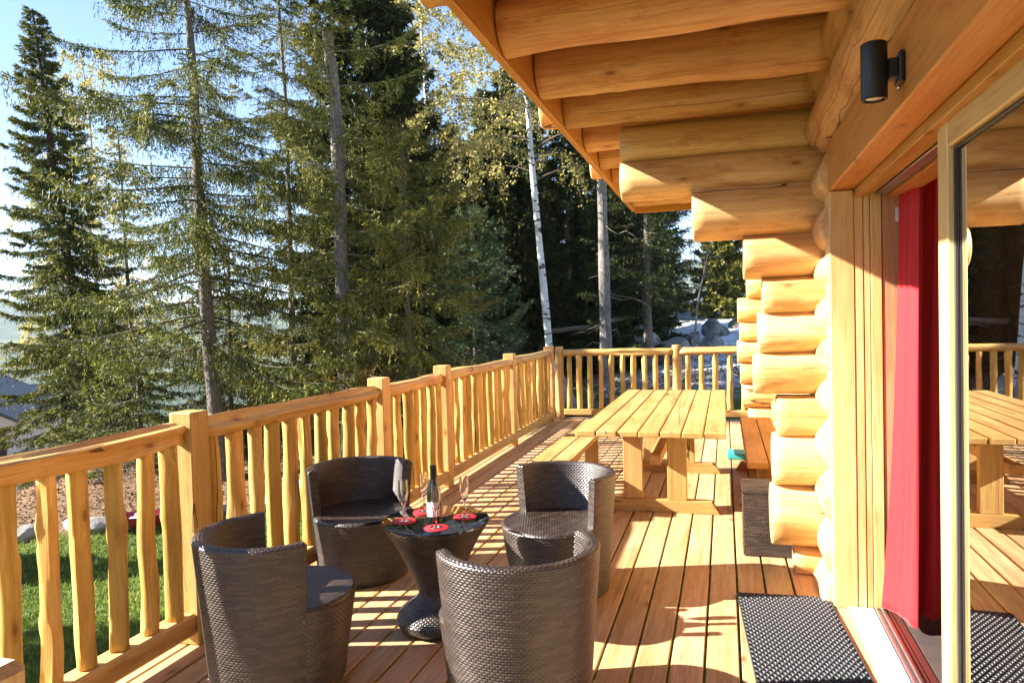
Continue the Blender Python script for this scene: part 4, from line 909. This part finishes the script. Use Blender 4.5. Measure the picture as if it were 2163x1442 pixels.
# the trees one can tell apart, left to right
TREES = True
if TREES:
    conifer('spruce_tree', G(-1.05, 14.5), 1, 12.3, 2.35, .20, M_spruce, M_barkred, 'dense dark spruce at the left edge with its pointed top against the sky', lean=(-1.9, .3), z0=.04, nb=330, droop=.50, hang=.3, dens=1.7, shape=.86, side=.8, spray=(.080, .019))
    birch('birch_tree', G(-1.02, 17.5), 2, 13.5, .10, (-.6, 0), 'airy birch with pale yellow leaves between the two big left spruces', 2.7, 70, 190, .25, .058)
    conifer('spruce_tree', G(-.800, 10.8), 3, 12.5, 3.3, .145, M_spruce, M_bark, 'tall open spruce with hanging needle curtains left of the dead-topped trunk', lean=(-.55, 0), z0=.17, nb=150, droop=.30, hang=2.1, dens=1.0, shape=.45, tipup=.22, gap=.22, wob=.05)
    conifer('spruce_tree', G(-.655, 13.5), 4, 11.5, 1.7, .075, M_spruce, M_bark, 'thin half-bare spruce stem just left of the dead-topped trunk', z0=.3, nb=80, droop=.35, hang=1., dens=.9, shape=.6, gap=.25)
    conifer('spruce_tree', G(-.560, 11.8), 5, 7.75, 2.1, .135, M_olive, M_barkgrey, 'grey trunk with a broken-off top and sparse branches in the centre left', lean=(-.15, 0), z0=.12, nb=84, droop=.25, hang=.7, dens=1., shape=.15, gap=.2, rtop=.10, deadz=(.1, .95))
    conifer('spruce_tree', G(-.520, 16.5), 6, 12.8, 3.5, .17, M_dark, M_bark, 'broad dark green spruce filling the middle behind the broken trunk', z0=.05, nb=230, droop=.45, hang=.35, dens=1.3, shape=.75, spray=(.15, .042))
    conifer('spruce_tree', G(-.455, 12.2), 7, 6.0, 1.9, .06, M_olive, M_bark, 'yellow-green lit spruce branches right of the grey broken trunk', z0=.25, nb=60, droop=.40, hang=1., dens=1.2, shape=.35, gap=.1)
    birch('birch_tree', G(-.232, 13.8), 8, 11.5, .085, (-.75, .0), 'slender white birch with black marks rising beside the roof edge', 2.5, 60, 150, .40, .052)
    birch('birch_tree', G(-.40, 19.), 9, 12.5, .08, (-.5, 0), 'second birch crown of small yellow leaves left of the roof corner', 2.6, 60, 190, .40, .058)
    conifer('pine_tree', G(-.350, 14.5), 10, 4.4, 1.5, .06, M_bright, M_bark, 'young blue-green pine glowing in the sun left of the birch', z0=.12, nb=80, droop=.02, dens=1.3, shape=.6, tipup=.35)
    conifer('larch_tree', G(-.405, 17.5), 11, 7.6, 2.0, .09, M_olive, M_bark, 'golden green conifer standing behind the young pine', z0=.08, nb=120, droop=.2, dens=1.3, shape=.7)
    conifer('pine_tree', G(-.158, 14.6), 12, 12., 1.7, .135, M_dark, M_barkgrey, 'straight grey brown trunk between the birch and the roof', lean=(-.1, 0), z0=.50, nb=50, droop=.3, hang=.4, dens=1., shape=.4, deadz=(.08, .6))
    conifer('spruce_tree', G(-.10, 17.), 13, 8.0, 1.7, .12, M_dark, M_bark, 'dark spruce above the snow patch, under the roof corner', z0=.22, nb=120, droop=.3, hang=.5, dens=1.2, shape=.6)
    conifer('spruce_tree', G(.0, 33.), 14, 5.6, 1.7, .10, M_olive, M_bark, 'sunlit young spruce far up the slope beside the log ends', z0=.03, nb=90, droop=.2, dens=1.2, spray=(.2, .06))
    conifer('bare_tree', G(-.052, 14.3), 15, 2.9, .5, .028, M_dark, M_barkgrey, 'thin leaning bare stem in front of the snow', lean=(.45, 0), z0=.6, nb=5, dens=.3, rtop=.012)
    conifer('spruce_tree', G(-.96, 11.6), 16, 2.6, 1.5, .05, M_spruce, M_bark, 'low drooping spruce branches in front of the reddish trunk', z0=.1, nb=40, droop=.5, hang=.5, dens=1.3, shape=.4)
    conifer('spruce_tree', G(-1.03, 12.9), 17, 3.6, 1.3, .07, M_spruce, M_bark, 'young light green spruce beside the white house at the left edge', z0=.04, nb=110, droop=.35, hang=.2, dens=1.4, shape=.7)
    conifer('spruce_tree', G(-.775, 12.6), 18, 4.2, 1.7, .06, M_spruce, M_bark, 'low bushy spruce just behind the trunk of the open spruce', z0=.08, nb=80, droop=.4, hang=.5, dens=1.3, shape=.5)
    conifer('spruce_tree', G(-.965, 15.8), 19, 9.5, 1.2, .07, M_olive, M_barkgrey, 'thin pale stem behind the gap between the two left spruces', z0=.55, nb=26, droop=.2, dens=.8, lean=(-.2, 0))
    # forest behind: prototypes copied
    fg = 'dark forest spruces behind the terrace'
    protoA = conifer('forest_spruce', G(-.47, 21.), 40, 13., 3.1, .18, M_dark, M_bark, '', z0=.03, nb=190, droop=.42, hang=.3, dens=.8, spray=(.17, .040))
    protoB = conifer('forest_spruce', G(-.30, 20.5), 41, 9., 2.6, .14, M_dark, M_bark, '', z0=.03, nb=150, droop=.42, hang=.4, dens=.8, spray=(.17, .040))
    protoA['label'] = protoB['label'] = 'forest'; 
    spots = [(-.44, 26, 1, 1.25), (-.38, 23, 1, 1.0), (-.33, 27, 0, .85), (-.26, 24, 1, 1.0), (-.21, 19.5, 1, .8), (-.18, 27, 0, .8), (-.13, 23.5, 1, 1.0), (-.13, 35, 1, 1.1), (-.11, 39, 1, 1.15), (-.12, 33, 0, .9),
             (-.50, 19, 1, .55), (-.135, 21.5, 1, .72), (-.60, 18.5, 1, .30), (-.25, 17.8, 1, .5), (-.145, 17.6, 1, .55), (-.72, 19, 1, .30), (-.34, 17.2, 1, .42)]
    ALL = [(protoA, -.47, 21.), (protoB, -.30, 20.5)]
    for q, (ra, y, k, sc) in enumerate(spots):
        o = copy_tree((protoA, protoB)[k], G(ra, y), q * 1.7, sc, 'forest'); ALL.append((o, ra, y))
    ALL.sort(key=lambda a: a[1])
    ordn = ['first', 'second', 'third', 'fourth', 'fifth', 'sixth', 'seventh', 'eighth', 'ninth', 'tenth', 'eleventh', 'twelfth', 'thirteenth', 'fourteenth', 'fifteenth', 'sixteenth', 'seventeenth', 'eighteenth', 'nineteenth', 'twentieth', 'twenty-first', 'twenty-second', 'twenty-third', 'twenty-fourth', 'twenty-fifth', 'twenty-sixth']
    for q, (o, ra, y) in enumerate(ALL):
        o['group'] = fg; o['label'] = f'dark forest spruce in the background wood, {ordn[q]} from the left'
    # spruces left of the frame whose shade lies on the lawn
    for q, (x, y, sc) in enumerate(((-17.5, .5, .95), (-15.0, 2.6, .88), (-14.3, 5.4, .6))):
        o = copy_tree(protoB, (x, y, gz(x, y)), q * 2., sc, ('spruce left of the picture that shades the lawn', 'smaller spruce left of the picture that shades the lawn edge', 'farther spruce left of the picture beside the lawn')[q])
        o['group'] = 'spruces beside the lawn'
# fallen log and brush
fl = log('fallen_log', M_deadtwig, None, (-4.2, 17.2, gz(-4.2, 17.2) + 1.15), (-1.9, 16.8, gz(-1.9, 16.8) + 1.35), .06, .045, 77, bend=.04, knob=.01)
tag(fl, 'pale fallen log lying across the boulders behind the birch', 'log')
def brush(loc, n, size, seed, label, mat=M_deadtwig, leaf=None, nleaf=0):
    r = np.random.default_rng(seed); root = empty('bush', loc, label, 'bush'); mb = MB(); C_ = []
    for q in range(n):
        b0 = r.normal(0, .25 * size, 3) * [1, 1, 0]; d = unit(r.normal(0, 1, 3) * [1, 1, .3] + [0, 0, .9]); L = size * r.uniform(.4, 1.1); s = np.linspace(0, 1, 6)
        P = b0 + d * (L * s)[:, None] + r.normal(0, .06 * size, (6, 3)) * s[:, None] - np.array([0, 0, .35]) * (s ** 2 * L)[:, None]
        V, F, W = tube(P, .007 * (1 - s * .7), 3, False); mb.add(V, F, W)
        for k in range(4):
            c = P[r.integers(1, 5)]; d2 = unit(d + r.normal(0, .8, 3)); P2 = c + d2 * (L * .4 * s)[:, None]; V, F, W = tube(P2, .004 * (1 - s * .7), 3, False); mb.add(V, F, W); C_.append(P2)
    mb.build('twigs', mat, root, smooth=True)
    if leaf:
        C_ = np.vstack(C_); k = r.integers(0, len(C_), nleaf); c = C_[k] + r.normal(0, .06, (nleaf, 3))
        V, F, R = quads(c, unit(r.normal(0, 1, (nleaf, 3))), .045 * r.uniform(.6, 1.3, nleaf), .035, r.random(nleaf), r); MB().add(V, F, None, R).build('leaves', leaf, root)
    return root
for q, (ra, y, n, s_, lb, lf) in enumerate([(-.545, 11.0, 26, .9, 'dry pale twiggy bush at the foot of the grey broken trunk', None), (-.29, 15.2, 30, 1.0, 'heap of dry brown brushwood on the boulders left of the birch', None),
        (-.66, 13.8, 26, 1.7, 'golden leaved bush glowing between the left trunks', 1), (-.735, 13.2, 24, 1.4, 'low orange and yellow autumn shrub behind the railing', 1), (-.57, 13.6, 22, 2.0, 'orange leaved shrub left of the grey trunk', 1),
        (-.86, 11.4, 22, .8, 'dry twiggy bush above the lawn edge', None), (-1.0, 10.6, 22, .7, 'dry shrub at the top of the leafy bank', None), (-.05, 15.5, 18, .7, 'low bare twigs beside the snow patch', None)]):
    x = ra * y; brush((x, y, gz(x, y) + (.8 if q == 1 else 0)), n, s_, 80 + q, lb, M_deadtwig, M_autumn if lf else None, 2600)
# grass blades on the lawn
r = np.random.default_rng(5); n = 90000; x = r.uniform(-12.5, -2.7, n); y = r.uniform(1.2, 11.8, n); k = (y - .6 * x) < 13.8 + r.normal(0, .15, n); x = x[k]; y = y[k]; n = len(x)
c = np.stack([x, y, terr(x, y)], 1); d = unit(np.stack([r.normal(0, .35, n), r.normal(0, .35, n), np.ones(n)], 1))
V, F, R = quads(c, d, r.uniform(.03, .075, n), .014, np.clip(.5 + .3 * np.sin(x * 1.7 + y) * np.sin(y * 2.1) + r.normal(0, .2, n), 0, 1), r)
gr = MB().add(V, F, None, R).build('grass', M_grass); tag(gr, 'short green lawn grass below the railing', 'grass', kind='stuff')
# fallen leaves and tufts on the bank
n = 40000; x = r.uniform(-16, 3, n); y = r.uniform(8, 20, n); k = ((y - .6 * x) > 14.2) & ((x < -2.9) | (y > 11.4)); x = x[k]; y = y[k]; n = len(x)
c = np.stack([x, y, terr(x, y) + .01], 1); d = unit(np.stack([r.normal(0, 1, n), r.normal(0, 1, n), r.normal(.2, .3, n)], 1))
V, F, R = quads(c, d, r.uniform(.025, .06, n), .03, r.random(n), r)
lf = MB().add(V, F, None, R).build('leaf_litter', foliage('dry_leaves', [(0, (.05, .03, .015)), (.5, (.16, .09, .045)), (1, (.36, .24, .13))], .2)); tag(lf, 'brown dry leaves and needles on the bank', 'leaves', kind='stuff')

# ------------------------------------------------------------------ neighbour houses, left edge
M_plaster = plain('pale_plaster', (.72, .69, .62), .9, bump=.3, bscale=30, noise=.06)
M_slate = plain('dark_slate', (.045, .05, .065), .6, bump=.4, bscale=15, noise=.4)
hs = empty('white_house', (-36.0, 26.6, -5.2), 'pale plastered house with a gable roof and small balcony at the left edge', 'house', None, .62)
mb = MB(); W2, D2, E = 3.2, 4., 2.75
V = [(-W2, -D2, -1.5), (W2, -D2, -1.5), (W2, -D2, E), (0, -D2, E + 1.7), (-W2, -D2, E), (-W2, D2, -1.5), (W2, D2, -1.5), (W2, D2, E), (0, D2, E + 1.7), (-W2, D2, E)]
mb.add(V, [(0, 1, 2, 3, 4), (9, 8, 7, 6, 5), (1, 6, 7, 2), (5, 0, 4, 9), (2, 7, 8, 3), (4, 3, 8, 9)]); mb.build('wall', M_plaster, hs)
for s_ in (-1, 1):
    mb = MB(); V, F = boxarr(0, 0, 0, 4.1, 9.2, .14, .01); a = s_ * math.atan2(1.7, 3.2); R3 = np.array([[math.cos(a), 0, math.sin(a)], [0, 1, 0], [-math.sin(a), 0, math.cos(a)]])
    V = V @ R3.T + np.array([s_ * 1.83, 0, E + .86]); mb.add(V, F); mb.build('roof', M_slate, hs)
for wx in (-1.8, 2.2):
    mb = MB(); V, F = boxarr(wx, -D2 - .01, 1.55, 1.1, .06, 1.45, .01); mb.add(V, F); wo = mb.build('window', plain('dark_window', (.03, .022, .02), .2, noise=.1), hs)
    for a in ((wx, -D2 - .05, 2.31, 1.22, .05, .07), (wx, -D2 - .05, .79, 1.22, .05, .07)): mb = MB(); V, F = boxarr(*a); mb.add(V, F); mb.build('window_frame', M_barkred, wo)
mb = MB(); V, F = boxarr(0, -D2 - .6, .18, 6.4, 1.2, .12); mb.add(V, F); mb.build('balcony', M_plaster, hs)
mb = MB()
for q in range(34): V, F = boxarr(-3.15 + q * .19, -D2 - 1.17, .62, .07, .03, .8); mb.add(V, F)
V, F = boxarr(0, -D2 - 1.17, 1.06, 6.4, .06, .07); mb.add(V, F); mb.build('balcony_railing', M_barkgrey, hs)
h2 = empty('slate_roof_house', (-52.5, 37.5, -8.0), 'house with a dark slate roof and snow patches behind the white house', 'house', None, .9)
mb = MB(); V, F = boxarr(0, 0, 0, 12, 8, 6); mb.add(V, F); mb.build('wall', M_plaster, h2)
for s_ in (-1, 1):
    mb = MB(); V, F = boxarr(0, 0, 0, 13, 5.2, .16); a = -s_ * .55; R3 = np.array([[1, 0, 0], [0, math.cos(a), -math.sin(a)], [0, math.sin(a), math.cos(a)]])
    V = V @ R3.T + np.array([0, s_ * 2.15, 4.3]); mb.add(V, F); mb.build('roof', M_slate, h2)

# ------------------------------------------------------------------ air: far hills fade to blue
HAZE = True
if HAZE:
    zt = float(Z.max()) + 30; zb = float(Z.min()) - 1.0
    mb = MB(); mb.add([(x, y, z) for z in (zb, zt) for (x, y) in ((-6100, -3100), (6100, -3100), (6100, 9150), (-6100, 9150))], [(3, 2, 1, 0), (4, 5, 6, 7), (0, 1, 5, 4), (1, 2, 6, 5), (2, 3, 7, 6), (3, 0, 4, 7)])
    m = bpy.data.materials.new('haze'); m.use_nodes = True; nt = m.node_tree
    for n in list(nt.nodes):
        if n.type != 'OUTPUT_MATERIAL': nt.nodes.remove(n)
    pv = nt.nodes.new('ShaderNodeVolumePrincipled'); pv.inputs['Density'].default_value = .00014; pv.inputs['Color'].default_value = (.76, .87, 1, 1); pv.inputs['Anisotropy'].default_value = 0
    nt.links.new(pv.outputs[0], [n for n in nt.nodes if n.type == 'OUTPUT_MATERIAL'][0].inputs['Volume'])
    hz = mb.build('haze', m); tag(hz, 'pale blue haze over the valley and far hills', 'haze', kind='stuff')
